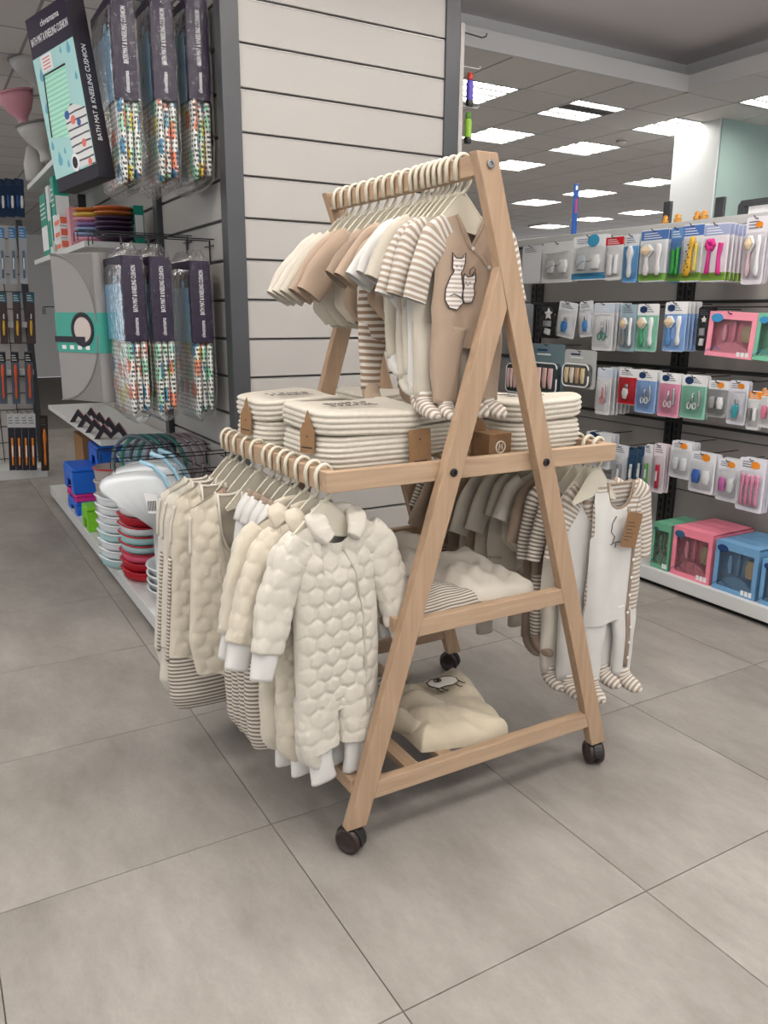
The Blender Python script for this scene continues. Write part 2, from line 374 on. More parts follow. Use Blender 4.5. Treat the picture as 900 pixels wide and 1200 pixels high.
for yy in (YN, YF):
    s = -1 if yy == YN else 1
    y0, y1 = (yy-.017, yy+.017)
    b = MB().prism([(xr(.088)-hw, .088), (xr(.088)+hw, .088), (xr(1.94)+hw, 1.94), (TX+.036, 1.985), (TX-.036, 1.985), (xr(1.9)-hw, 1.9)], 1, y0, y1); rbuild(b, 'leg', W_leg)
    b = MB().prism([(xl(.088)-hw, .088), (xl(.088)+hw, .088), (xl(1.586)+hw, 1.586), (xl(1.698)-hw, 1.698)], 1, y0, y1); rbuild(b, 'leg', W_leg)
    # cross rails
    yi0, yi1 = (y1, y1+.03) if s < 0 else (y0-.03, y0)
    rbuild(MB().box(RX0-.018, RX1+.018, yi0, yi1, 1.106, 1.162), 'end_rail', W_x)
    for z0, z1 in ((.655, .708), (.168, .222)):
        b = MB().prism([(xl(z0)+hw, z0), (xr(z0)-hw, z0), (xr(z1)-hw, z1), (xl(z1)+hw, z1)], 1, y0+.001, y1-.001); rbuild(b, 'cross_rail', W_x)
    # bolts through the legs
    for xx, zz in ((xl(1.134), 1.134), (xr(1.134), 1.134), (TX+.012, 1.955)):
        p = [(.012, 0), (.012, .004), (.010, .0055), (.006, .0055), (.005, .002)]
        ab = np.linspace(0, 2*math.pi, 16, endpoint=False); yo = y0 if s < 0 else y1
        rr = [np.stack([xx+r*np.cos(ab)*(1 if s < 0 else -1), np.full(16, yo+s*h), zz+r*np.sin(ab)], 1) for r, h in p]
        rbuild(MB().rings(rr), 'bolt', m_blk if zz < 1.5 else m_steel, 0)
rbuild(MB().box(TX-.017, TX+.017, YN+.017, YF-.017, TZ-.027, TZ+.027), 'top_rail', W_y)
for xx in (RX0, RX1):
    rbuild(MB().box(xx-.018, xx+.018, YN+.047, YF-.047, 1.106, 1.162), 'side_rail', W_y)
for k in range(8):                           # top shelf slats
    xx = .20+.12*k
    rbuild(MB().box(xx-.03, xx+.03, YN+.049, YF-.049, 1.107, 1.122), 'shelf_slat', W_y)
for z0, xs in ((.66, (.345, .46, .575, .69, .805)), (.172, (.27, .40, .53, .66))):
    for xx in xs: rbuild(MB().box(xx-.025, xx+.025, YN+.018, YF-.018, z0, z0+.022), 'shelf_slat', W_y)
# short stub rails that carry the lower shelves
for z0 in (.185, .668):
    for f in (xl,):
        sg = -1
        xx = f(z0)+sg*.012
        rbuild(MB().box(xx-.02, xx+.02, YN+.018, YF-.018, z0, z0+.045), 'long_rail', W_y)
for xx in (xl(.088), xr(.088)):
    for yy in (YN, YF):
        ang = {0: .5, 1: -.4}[int(xx > .6)] + (1.0 if yy == YF else 0)
        cst = thing('caster', '', '', (xx-.62, yy-1.0, 0)); del cst['label']; del cst['category']; cst.parent = rk
        cst.rotation_euler = (0, 0, ang)
        a = np.linspace(0, 2*math.pi, 24, endpoint=False)
        for sg in (-1, 1):
            pr = [(.012, .004), (.038, .004), (.042, .009), (.042, .022), (.038, .028), (.030, .0285), (.028, .026), (.006, .026)]
            rr = [np.stack([np.full(24, sg*h), .012+r*np.cos(a)*sg, .0425+r*np.sin(a)], 1) for r, h in pr]
            MB().rings(rr).build('wheel', m_brn, cst, smooth=True)
        h = MB()
        aa = np.linspace(-.15, math.pi+.1, 12)
        h.prism([(.012+.047*math.cos(t), .0425+.047*math.sin(t)) for t in aa], 0, -.012, .012)
        h.tube([(0, 0, .06), (0, 0, .096)], .013, 12)
        h.build('fork', m_blk, cst, bevel=.002)
# ------------------------------------------------------------------ slatwall gondola behind the rack
m_slat = mk('white_laminate', (172, 168, 163), 0.5, 0.3, noise=(3, 0.012))
m_groove = mk('groove_aluminium', (70, 68, 67), 0.5, metal=0.3)
m_lip = mk('groove_lip', (170, 166, 162), 0.4, metal=0.4)
m_grey = mk('charcoal_steel', (66, 67, 70), 0.42, 0.45)
m_plin = mk('white_steel_shelf', (214, 214, 212), 0.4, 0.45)
m_plinf = mk('plinth_front', (186, 184, 182), 0.45)
m_dark = mk('dark_kick', (18, 18, 18), 0.7)
GYF, GXL, GXR, GEND, GTOP = 2.5, 0.531, 1.827, 6.0, 3.28
PIT = 0.187; GZ0 = 1.25 - 6*PIT
gd = thing('slatwall_gondola', 'tall white slatwall display unit with charcoal corner posts', 'display unit', (1.18, 2.6, 0))
def gb(b, name, mat, bevel=0.0, smooth=False, parent=None):
    b.v = [(x-1.18, y-2.6, z) for x, y, z in b.v]
    return b.build(name, mat, parent or gd, bevel=bevel, smooth=smooth)
for x0 in (GXL, GXR-.09): gb(MB().box(x0, x0+.088, GYF-.012, GYF+.075, 0, GTOP), 'corner_post', m_grey, .003)
def slat_profile(k):
    z0 = GZ0+k*PIT
    return z0+.011, z0+PIT-.003
for k in range(0, 18):
    z0, z1 = slat_profile(k)
    if z1 > GTOP+.1: break
    # end panel
    b = MB().prism([(GYF, z0+.003), (GYF+.003, z0), (GYF+.014, z0), (GYF+.014, z1), (GYF+.003, z1), (GYF, z1-.003)], 0, GXL+.088, GXR-.09); gb(b, 'slat', m_slat)
    # side panel, two bays
    for ya, yb in ((GYF+.075, 3.70), (3.78, GEND)):
        b = MB().prism([(.560, z0+.003), (.563, z0), (.575, z0), (.575, z1), (.563, z1), (.560, z1-.003)], 1, ya, yb); gb(b, 'slat', m_slat)
gb(MB().box(GXL+.088, GXR-.09, GYF+.0145, GYF+.03, 0.02, GTOP), 'backing', m_groove)
gb(MB().box(.5755, .59, GYF+.075, GEND, 0.02, GTOP), 'backing', m_groove)
for k in range(0, 18):
    z0 = GZ0+k*PIT
    if z0 > GTOP or z0 < .1: continue
    gb(MB().box(GXL+.088, GXR-.09, GYF+.002, GYF+.0145, z0-.002, z0+.0025), 'groove_lip', m_lip)
gb(MB().box(.525, .59, 3.70, 3.78, 0, GTOP), 'post', m_grey, .002)
gb(MB().box(.50, .59, GEND, GEND+.06, 0, GTOP), 'post', m_grey, .002)
gb(MB().box(GXR+.004, GXR+.03, GYF-.006, 5.2, 0.1, 3.03), 'side_panel', m_slat, .002)
gb(MB().box(.59, GXR, GYF+.03, GEND, GTOP-.4, GTOP), 'core', m_groove)
# plinth and shelves on the aisle side
gb(MB().box(.075, .56, GYF-.01, GEND, .025, .105), 'plinth', [m_plin], .003)
gb(MB().box(.11, .54, GYF+.02, GEND-.02, 0, .03), 'kickboard', m_dark)
gb(MB().box(.078, .56, GYF-.035, GYF-.011, .028, .10), 'plinth_end', m_plinf, .003)
gb(MB().box(.13, .50, GYF-.037, GYF-.0345, .03, .085), 'plinth_recess', m_dark)
gb(MB().box(GXL+.09, GXR-.09, GYF-.005, GYF+.03, 0, .115), 'base_board', m_dark)
for z in (.80, 1.97, 2.54):
    gb(MB().box(.12, .555, 3.79, GEND-.01, z-.035, z), 'shelf', m_plin, .002)

# ------------------------------------------------------------------ dark shelving on the far side of the aisle
m_back = mk('shelving_back_panel', (150, 146, 142), 0.36, 0.5, noise=(2, 0.05))
m_rail = mk('shelving_black_steel', (28, 27, 27), 0.45, 0.5)
m_topr = mk('shelving_top_rail', (196, 195, 193), 0.4, 0.4)
SXB, SXF = 3.30, 2.845
sh = thing('aisle_shelving', 'dark grey hook-panel shelving with white top rail and plinth', 'shelving', (3.1, 2.5, 0))
def sb(b, name, mat, bevel=0.0, smooth=False):
    b.v = [(x-3.1, y-2.5, z) for x, y, z in b.v]
    return b.build(name, mat, sh, bevel=bevel, smooth=smooth)
SY0, SY1 = -0.6, 6.2
# back panels, one per course
zr = [0.11, 0.50, 0.86, 1.24, 1.62, 2.06]
ybays = [SY0, .77, 2.13, 3.49, 4.85, SY1]
for ya, yb in zip(ybays[:-1], ybays[1:]):
    for z0, z1 in zip(zr[:-1], zr[1:]):
        sb(MB().box(SXB, SXB+.02, ya+.004, yb-.004, z0+.003, z1-.003), 'back_panel', m_back, .001)
for yb in ybays[1:-1]:
    for dy in (-.033, .033):
        sb(MB().box(SXB-.022, SXB-.001, yb+dy-.027, yb+dy+.027, .11, 2.06), 'upright', m_rail, .002)
        b = MB()
        for k in range(38): b.box(SXB-.0226, SXB-.0218, yb+dy-.008, yb+dy+.008, .14+.05*k, .17+.05*k)
        sb(b, 'slot_pattern', mk('slot_black', (8, 8, 8), 0.8))['kind'] = 'stuff'
sb(MB().box(SXB+.021, SXB+.03, SY0, SY1, .1, 2.08), 'core_panel', m_rail)
ROWZ = (0.905, 1.235, 1.63, 2.06)
for z in ROWZ[:3]:
    sb(MB().box(SXB-.032, SXB-.018, SY0, SY1, z+.012, z+.030), 'hook_rail', m_rail, .002)
sb(MB().box(SXB-.06, SXB+.05, SY0, SY1, 2.065, 2.115), 'top_rail', m_topr, .004)
sb(MB().box(SXF, SXB+.02, SY0, SY1, .03, .108), 'plinth', m_plin, .004)
sb(MB().box(SXF+.035, SXB, SY0, SY1, 0, .035), 'kickboard', m_dark)
# ------------------------------------------------------------------ baby clothes on hangers
CREAM, ECRU, BEIGE, TAUPE, WHITE = (204, 196, 183), (193, 184, 169), (168, 147, 128), (144, 126, 110), (210, 207, 202)
def fab(n, c, **k): return mk(n, c, 0.92, 0.15, noise=(14, 0.03), bump=(420, 0.0006), sheen=0.15, **k)
m_cream = fab('cotton_cream', CREAM); m_ecru = fab('cotton_ecru', ECRU); m_beige = fab('velour_beige', BEIGE)
m_taupe = fab('cotton_taupe', TAUPE); m_white = fab('cotton_white', WHITE)
m_strB = fab('stripe_beige_white', (212, 207, 199), stripe=((160, 142, 125), .0165, .5, .05))
m_strG = fab('stripe_taupe_cream', (208, 201, 189), stripe=((122, 108, 97), .0135, .45, .05))
m_strW = fab('stripe_wide_beige', (208, 200, 189), stripe=((142, 117, 97), .021, .5, .05))
m_plush = mk('plush_cream', (207, 200, 187), 0.95, 0.1, noise=(20, 0.03), bump=(260, 0.0016), sheen=0.35)
m_plush2 = mk('plush_ivory', (206, 196, 178), 0.95, 0.1, noise=(20, 0.03), bump=(260, 0.0016), sheen=0.35)
m_rib = fab('ribbed_white_cuff', (214, 211, 206))
m_hang = mk('hanger_cream_plastic', (214, 206, 187), 0.35, 0.5)
m_popper = mk('white_popper', (240, 238, 234), 0.4)
m_kraft = mk('kraft_card', (136, 105, 77), 0.85, 0.15, noise=(120, 0.05))
m_ink = mk('dark_ink', (48, 42, 40), 0.8)
m_string = mk('jute_string', (96, 82, 66), 0.9)

def hexh(u, v, p=0.053):
    """pillow height of a hexagon-quilted plush"""
    u = np.asarray(u)/p; v = np.asarray(v)/p; s3 = math.sqrt(3)
    def cand(ou, ov):
        cu = np.round(u-ou)+ou; cv = np.round((v-ov)/s3)*s3+ov
        return u-cu, v-cv
    best = None
    for ou, ov in ((0, 0), (.5, s3/2)):
        du, dv = cand(ou, ov)
        d = np.maximum(np.abs(du), np.maximum(np.abs(du*.5+dv*s3/2), np.abs(du*.5-dv*s3/2)))
        best = d if best is None else np.minimum(best, d)
    return 1-np.clip(best/.5, 0, 1)**4.5

class Garment:
    """local frame: x across the shoulders, -y front, z up; origin at the middle of the rail the hanger hangs from"""
    def __init__(s, seed, neck_w=.045, sh_w=.105, neck_z=-.118, slope=.34, prof=((-.2, .11), (-.45, .115)), hem=-.45, depth=.022,
                 nd_f=.05, nd_b=.012, vneck=False, fold=.009, quilt=0.0, ns=26, nt=30, lean=0.0, arch=0.0):
        s.__dict__.update(locals()); s.r = random.Random(seed)
        s.ph = [(s.r.uniform(18, 52), s.r.uniform(0, 6.28), s.r.uniform(-6, 6)) for _ in range(4)]
    def W(s, z):
        zs = [s.neck_z-(s.sh_w-s.neck_w)*s.slope] + [p[0] for p in s.prof]; ws = [s.sh_w] + [p[1] for p in s.prof]
        return np.interp(-np.asarray(z), -np.array(zs), ws)
    def ztop(s, x, front):
        ax = np.abs(x); nd = s.nd_f if front else s.nd_b; q = np.clip(ax/s.neck_w, 0, 1)
        shp = (1-q**1.15) if (s.vneck and front) else np.sqrt(np.clip(1-q**2.4, 0, 1))
        return np.where(ax < s.neck_w, s.neck_z-nd*shp, s.neck_z-(ax-s.neck_w)*s.slope)
    def folds(s, x, z, t):
        f = 0
        for k, p, q in s.ph: f = f+np.sin(k*x+p+q*z)
        return s.fold*f/2*np.clip(t*1.6, 0.15, 1)
    def depthf(s, sg, z, t):
        d0 = s.depth*np.clip(.25+t*4, 0, 1)
        return d0*np.power(np.clip(1-np.abs(sg)**2.6, 0, 1), .5)
    def sheet(s, front):
        S = np.linspace(-1, 1, s.ns+1); tt = np.linspace(0, 1, s.nt+1)
        S, tt = np.meshgrid(S, tt)
        x0 = S*s.sh_w; zt = s.ztop(x0, front); z = zt*(1-tt)+s.hem*tt
        wz = s.W(z); x = S*np.where(z > s.neck_z-(s.sh_w-s.neck_w)*s.slope, s.sh_w, wz)
        x = x + s.lean*(tt**1.5)
        zz = z - 0.006*np.cos(S*3)*tt + .004*np.sin(9*S+s.seed)*tt + s.arch*np.exp(-(S*3.2)**2)*tt**6
        y = s.depthf(S, z, tt)
        y = (-y if front else y) + s.folds(x, z, tt)
        if s.quilt and front:
            y = y - s.quilt*hexh(x, z)*np.clip(1.15-np.abs(S)**4, 0, 1)
        return np.stack([x, y, zz], -1)
    def torso(s, mb, back=True, hoop=True):
        for front in ((True, False) if back else (True,)):
            A = s.sheet(front); n, m = A.shape[:2]
            uv = np.stack([A[..., 0], A[..., 2]], -1)
            fs = []; uvs = []
            for i in range(n-1):
                for j in range(m-1):
                    q = [(i, j), (i, j+1), (i+1, j+1), (i+1, j)]
                    if front: q = q[::-1]
                    fs.append(tuple(a*m+b for a, b in q)); uvs.append(tuple(tuple(uv[a, b]) for a, b in q))
            mb.add(A.reshape(-1, 3), fs, uvs)
        return mb
    def pt(s, x, z, front=True, off=0.0):
        """point on the front sheet at local x,z"""
        zt = float(s.ztop(x, True)); t = np.clip((zt-z)/(zt-s.hem), 0, 1); sg = x/float(s.W(z))
        y = float(s.depthf(sg, z, t)); y = (-y if front else y)+float(s.folds(x, z, t))
        if s.quilt and front: y -= s.quilt
        return (x, y-off if front else y+off, z)
    def neckline(s, mb, r=.006, n=17, back=True):
        xs = np.linspace(-s.neck_w, s.neck_w, n)
        f = [s.pt(x, float(s.ztop(x, True))-.002) for x in xs]
        mb.tube(f, r, 6)
        if back:
            b = [(x, .008+.003*math.cos(x*20), float(s.ztop(x, False))-.002) for x in xs]
            mb.tube(b, r, 6)
        return mb

def limb(mb, path, rx, ry, quilt=0.0, seg=14, n=18, fold=.003, seed=0, cap0=True, cap1=True, twist=0.0):
    """smooth flattened tube through the control points (sleeve, trouser leg)"""
    P = np.array(path, float); k = np.linspace(0, 1, len(P)); t = np.linspace(0, 1, n)
    C = np.stack([np.interp(t, k, P[:, i]) for i in range(3)], 1)
    for _ in range(2): C[1:-1] = (C[:-2]+2*C[1:-1]+C[2:])/4
    RX = np.interp(t, np.linspace(0, 1, len(rx)), rx); RY = np.interp(t, np.linspace(0, 1, len(ry)), ry)
    T_ = np.gradient(C, axis=0); T_ /= np.linalg.norm(T_, axis=1)[:, None]
    L_ = np.concatenate([[0], np.cumsum(np.linalg.norm(np.diff(C, axis=0), axis=1))])
    a = np.linspace(0, 2*math.pi, seg, endpoint=False); out = []; r = random.Random(seed); p1, p2 = r.uniform(0, 6), r.uniform(0, 6)
    for i in range(n):
        up = np.array([0, 1.0, 0]); up = up-T_[i]*(up@T_[i]); up /= np.linalg.norm(up); sd = np.cross(up, T_[i])
        ca, sa = np.cos(a), np.sin(a)
        cs = np.sign(ca)*np.abs(ca)**.8; ss = np.sign(sa)*np.abs(sa)**.9
        wob = fold*(np.sin(3*a+p1+L_[i]*22)+np.sin(2*a+p2-L_[i]*35))*.5*min(1, t[i]*4+.2)
        q = .7*quilt*hexh((a-math.pi*1.5)*RX.max()*.9, L_[i]+.02) if quilt else 0.0
        out.append(C[i]+np.outer(cs*RX[i]+ca*(wob+q), sd)+np.outer(ss*RY[i]+sa*(wob+q), up))
    return mb.rings(out, True, cap0, cap1)

_hm = {}
def hanger(loc, rz, label, group, tilt=0.0, w=.115, neck=-.118):
    key = (round(w, 3), round(neck, 3))
    t = thing('hanger', label, 'hanger', loc, group=group, rot=(0, tilt, rz))
    if key not in _hm:
        h = MB(); a = np.linspace(-.55, math.pi+.1, 14)
        p = [(-.026*math.cos(x)*1.0, 0, .006+.034*math.sin(x)) for x in a]
        p = [(-.021, 0, -.030)] + p[2:] + [(.024, 0, -.03), (.012, 0, -.05), (0, 0, -.064)]
        h.tube(p, .0052, 8, ry=.0078)
        b = MB(); zb = neck-.052
        b.prism([(-.012, -.058), (.012, -.058), (.020, -.075), (w*.98, zb+.002), (w, zb-.006), (w*.96, zb-.012), (0, zb+.012), (-w*.96, zb-.012), (-w, zb-.006), (-w*.98, zb+.002), (-.020, -.075)], 1, -.0018, .0018)
        b.tube([(-w, 0, zb-.004), (-.02, 0, -.072), (0, 0, -.06), (.02, 0, -.072), (w, 0, zb-.004)], .0036, 6)
        _hm[key] = (h.build('hook', m_hang, t, smooth=True).data, b.build('shoulder_plate', m_hang, t).data)
    else:
        put('hook', _hm[key][0], t); put('shoulder_plate', _hm[key][1], t)
    return t

def hangtag(parent, x, y, z, rot=0.1, w=.05, h=.085, face=-1):
    """kraft swing tag on a string: card with printed lines"""
    b = MB(); b.prism([(-w/2, -h), (w/2, -h), (w/2, -.006), (w/2-.01, 0), (-w/2+.01, 0), (-w/2, -.006)], 1, -.0008, .0008)
    t = b.build('swing_tag', m_kraft, parent, loc=(x, y, z), rot=(0, rot, 0))
    b = MB()
    for k, ww in enumerate((.6, .75, .5, .7, .65, .4)): b.box(-w*.38, -w*.38+w*.76*ww, -.0012, -.0009, -h*(.30+.1*k), -h*(.30+.1*k)+.0022)
    b.build('tag_print', m_ink, t)
    MB().tube([(0, 0, -.006), (-.006, -.002, .03), (.004, 0, .055)], .0008, 5).build('tag_string', m_string, t)
    return t

def poppers(parent, pts, r=.0055):
    for p in pts:
        a = np.linspace(0, 2*math.pi, 12, endpoint=False)
        rr = [np.stack([p[0]+q*np.cos(a), np.full(12, p[1]-h), p[2]+q*np.sin(a)], 1) for q, h in ((r, 0), (r, .0018), (r*.55, .0022), (r*.5, .0012))]
        MB().rings(rr).build('popper', m_popper, parent, smooth=True)

def foot(mb, x, z, y=0.0, s=1.0, out=0.0, seed=0):
    return limb(mb, [(x, y, z+.02), (x+out*.2, y-.004, z-.012), (x+out*.6, y-.025*s, z-.03*s), (x+out, y-.06*s, z-.042*s), (x+out*1.2, y-.082*s, z-.046*s)], [.027*s, .031*s, .030*s, .026*s, .008], [.022*s, .026*s, .022*s, .016*s, .006], seg=14, n=14, fold=.002, seed=seed)

RAILS = {'top': (TX, TZ+.000), 'near': (RX0, RZ), 'far': (RX1, RZ)}
def hung(kind, rail, y, label, group, hlabel, hgroup, seed, rz=0.0, tilt=0.0, dx=0.0, **k):
    """a hanger on the rail and the garment on it"""
    x, z = RAILS[rail]
    h = hanger((x, y, z), rz, hlabel, hgroup, tilt, w=k.get('hw', .115))
    t = thing(k.get('name', 'garment'), label, k.get('cat', 'baby clothes'), (x+dx, y, z), group=group, rot=(0, tilt, rz))
    kind(t, seed, **{a: b for a, b in k.items() if a not in ('name', 'cat', 'hw')})
    return t

def romper(t, seed, tuck=False, body=None, slv=None, feet=None, trim=None, legs=None, L=.66, slv_len=.21, sw=.03, sp=.07, hi=False, front=None, vneck=False, spread=.1,
           pop=True, fs=1.0, legw=.042, bw=.11, cuff=None, slim=1.0, depth=.022, ndf=None, nw=.05):
    """footed long-sleeved baby romper"""
    body = body or m_cream; slv = slv or body; legs = legs or body; r = random.Random(seed)
    zc = -L*.715
    g = Garment(seed, prof=((-.19, bw*.93), (-.30, bw*.95), (zc+.08, bw*1.03), (zc, bw*.97)), hem=zc-.018, vneck=vneck, nd_f=ndf or (.085 if vneck else .055), neck_w=nw, sh_w=.102, depth=depth,
                ns=30 if hi else 18, nt=34 if hi else 20)
    g.torso(MB()).build('body', front or body, t, smooth=True)
    if trim: g.neckline(MB(), .0055, 25 if hi else 13).build('neck_trim', trim, t, smooth=True)
    for s in (-1, 1):
        sz = g.neck_z-(g.sh_w-g.neck_w)*g.slope
        o = sp*(1 if s < 0 else .85)
        by = .045 if (tuck and s < 0) else 0.0
        if by: o = -.05
        p = [(s*(g.sh_w-.03), by*.2, sz-.018), (s*(g.sh_w+.012*(not by)), by*.6, sz-.045), (s*(g.sh_w+o*.65), -.004+by, sz-slv_len*.55), (s*(g.sh_w+o), -.008+by, sz-slv_len)]
        b = limb(MB(), p, [sw*1.25, sw*1.35, sw*1.1, sw], [.014, .020, .018, .016], seg=18 if hi else 12, n=26 if hi else 14, seed=seed+s, fold=.004, cap1=False)
        sl = b.build('sleeve', slv, t, smooth=True)
        if cuff:
            e = np.array(p[-1]); d = np.array(p[-1])-np.array(p[-2]); d /= np.linalg.norm(d)
            limb(MB(), [tuple(e-d*.004), tuple(e+d*.02), tuple(e+d*.045)], [sw*.98, sw*.92, sw*.95], [.015, .014, .015], n=8, fold=.001).build('cuff', cuff, t, smooth=True)
        zl = -L
        lp = [(s*bw*.50, 0, zc+.035), (s*bw*.56, 0, zc-.03), (s*(bw*.56+spread*.05), -.002, (zc+zl)/2-.01), (s*(bw*.54+spread*.08), -.004, zl)]
        limb(MB(), lp, [bw*.49, bw*.42, legw*.92, legw*.78], [.02, .024, .022, .02], seg=18 if hi else 12, n=24 if hi else 12, seed=seed+5*s).build('leg', legs, t, smooth=True)
        if feet:
            foot(MB(), s*(bw*.54+spread*.08), zl, -.004, fs, s*.012+.008, seed+s).build('foot', feet, t, smooth=True)
    return g

def overall(t, seed, quilt=.0075, L=.80, hi=True, mat=None, slv_out=.085, slv_len=.23, cuff=.075, zipc=True):
    """plush hexagon-quilted overall with ribbed cuffs"""
    mat = mat or m_plush; zc = -.72; bw = .142
    g = Garment(seed, neck_w=.058, sh_w=.135, neck_z=-.105, slope=.55, prof=((-.22, .138), (-.34, .136), (-.55, .138), (zc, .132)), hem=zc, nd_f=.075, nd_b=.01,
                depth=.034, fold=.013, arch=.05, quilt=quilt, ns=76 if hi else 30, nt=120 if hi else 44)
    g.torso(MB()).build('body', mat, t, smooth=True)
    for s in (-1, 1):
        o = slv_out if s < 0 else slv_out*.75
        sz = -.15
        p = [(s*.10, 0, sz-.015), (s*.142, 0, sz-.06), (s*(.142+o*.55), -.01, sz-.06-slv_len*.45), (s*(.142+o), -.022, sz-.06-slv_len)]
        limb(MB(), p, [.05, .056, .05, .044], [.022, .03, .03, .026], quilt=quilt, seg=44 if hi else 18, n=60 if hi else 22, seed=seed+s, fold=.004).build('sleeve', mat, t, smooth=True)
        e = np.array(p[-1]); d = e-np.array(p[-2]); d /= np.linalg.norm(d)
        limb(MB(), [tuple(e-d*.006), tuple(e+d*.012), tuple(e+d*cuff)], [.038, .037, .034], [.023, .022, .018], n=14, seg=20, fold=.002, seed=seed).build('cuff', m_rib, t, smooth=True)
        lp = [(s*.066, 0, zc+.10), (s*.068, -.002, zc-.0), (s*.066, -.004, zc-.08), (s*.06, -.006, -L)]
        limb(MB(), lp, [.064, .066, .060, .046], [.028, .034, .034, .028], quilt=quilt, seg=48 if hi else 18, n=50 if hi else 18, seed=seed+3*s, fold=.005).build('leg', mat, t, smooth=True)
        limb(MB(), [(s*.06, -.006, -L+.008), (s*.058, -.007, -L-.03), (s*.054+.006, -.01, -L-.10)], [.040, .037, .043], [.024, .022, .02], seg=20, n=16, fold=.004, seed=seed+9*s).build('ankle_cuff', m_rib, t, smooth=True)
    # stand collar and crossover zip placket
    col = []
    xs = np.linspace(-.062, .062, 19)
    for s in (-1, 1):
        pp = [(s*.066, .010, -.098), (s*.064, -.012, -.113), (s*.056, -.026, -.138), (s*.038, -.036, -.162)]
        limb(MB(), pp, [.022, .027, .027, .021], [.012, .016, .015, .012], quilt=.003, n=26, seg=22, fold=.004, seed=seed+s).build('collar', mat, t, smooth=True)
    limb(MB(), [(-.062, .012, -.098), (-.03, .022, -.094), (.03, .022, -.094), (.062, .012, -.098)], [.018, .02, .02, .018], [.008]*4, n=14, seg=12, fold=.001).build('collar', mat, t, smooth=True)
    if zipc:
        zs = np.linspace(-.19, -.93, 60)
        xp = np.interp(-zs, [.19, .26, .40, .66, .80, .93], [.012, .045, .075, .085, .075, .07])
        pts = []
        for x, z in zip(xp, zs):
            if z > zc: q = g.pt(x, z); pts.append((q[0], q[1]+.0005, z))
            else: pts.append((x, -.040, z))
        pts = [p for p in pts if p[2] > zc+.01]
        MB().tube(pts, .0028, 6).build('zip_piping', m_ecru, t, smooth=True)
    return g

def sack(t, seed, nd=.19, mat=None, lining=None, bottom=None, L=.86, W=.15, quilt=.005, hi=False, arm=True, trim=None, bot_from=.62, wb=None):
    """sleeveless sleeping bag: plush body with piped armholes, striped foot end"""
    mat = mat or m_plush; wb = wb or W*1.12
    g = Garment(seed, neck_w=.042, sh_w=.125 if W > .14 else .10, neck_z=-.118, slope=.55, prof=((-.25, W*.86), (-.36, W*.9), (-.5, W*.97), (-L+.12, wb), (-L, wb*.86)), hem=-L*bot_from if bottom else -L, nd_f=nd,
                depth=.035, fold=.008, quilt=quilt, ns=44 if hi else 26, nt=80 if hi else 44)
    g.torso(MB()).build('body', mat, t, smooth=True)
    if trim:
        g.neckline(MB(), .005, 17).build('neck_trim', trim, t, smooth=True)
        for s in (-1, 1):
            zs = np.linspace(-.185, -.31, 12)
            q = [(s*(float(g.W(z))+.001), 0, z) for z in zs]
            MB().tube(q, .005, 6, ry=.010).build('armhole_trim', trim, t, smooth=True)
    if bottom:
        z0 = -L*bot_from+.012
        limb(MB(), [(0, 0, z0), (0, 0, z0-.08), (0, 0, -L+.06), (0, 0, -L+.012), (0, 0, -L)], [float(g.W(z0))*.98, wb*1.0, wb, wb*.86, wb*.66], [.036, .042, .046, .036, .006], seg=30, n=26, fold=.005, seed=seed).build('foot_end', bottom, t, smooth=True)
        if lining:
            for s in (-1, 1):
                zs = np.linspace(-.36, z0-.02, 20)
                MB().tube([(s*(float(g.W(z))+.0015), .004, z) for z in zs], .006, 6, ry=.014).build('lining_edge', lining, t, smooth=True)
    return g

def bodysuit(t, seed, body=None, slv=None, trim=None, L=.40, slv_len=.09, sw=.045, sp=.06, front=None, legs=False, bw=.112):
    """short-sleeved or sleeveless bodysuit / tee"""
    body = body or m_cream; zc = -L
    g = Garment(seed, prof=((-.19, bw*.93), (-.28, bw), (zc+.05, bw*1.02), (zc, bw*.6)), hem=zc, sh_w=.102, ns=18, nt=20, nd_f=.05)
    g.torso(MB()).build('body', front or body, t, smooth=True)
    if trim: g.neckline(MB(), .005, 13).build('neck_trim', trim, t, smooth=True)
    if slv_len:
        for s in (-1, 1):
            sz = -.137
            p = [(s*.08, 0, sz-.012), (s*.115, 0, sz-.04), (s*(.11+sp*.7), -.003, sz-.04-slv_len*.6), (s*(.11+sp), -.005, sz-.04-slv_len)]
            limb(MB(), p, [sw*.9, sw*1.05, sw, sw*.95], [.014, .02, .02, .02], n=14, seg=14, seed=seed+s, cap1=False, fold=.004).build('sleeve', slv or body, t, smooth=True)
    else:
        for s in (-1, 1):
            zs = np.linspace(-.14, -.26, 12)
            MB().tube([(s*(float(g.W(z))+.001), 0, z) for z in zs], .0045, 6, ry=.009).build('armhole_trim', trim or body, t, smooth=True)
    return g

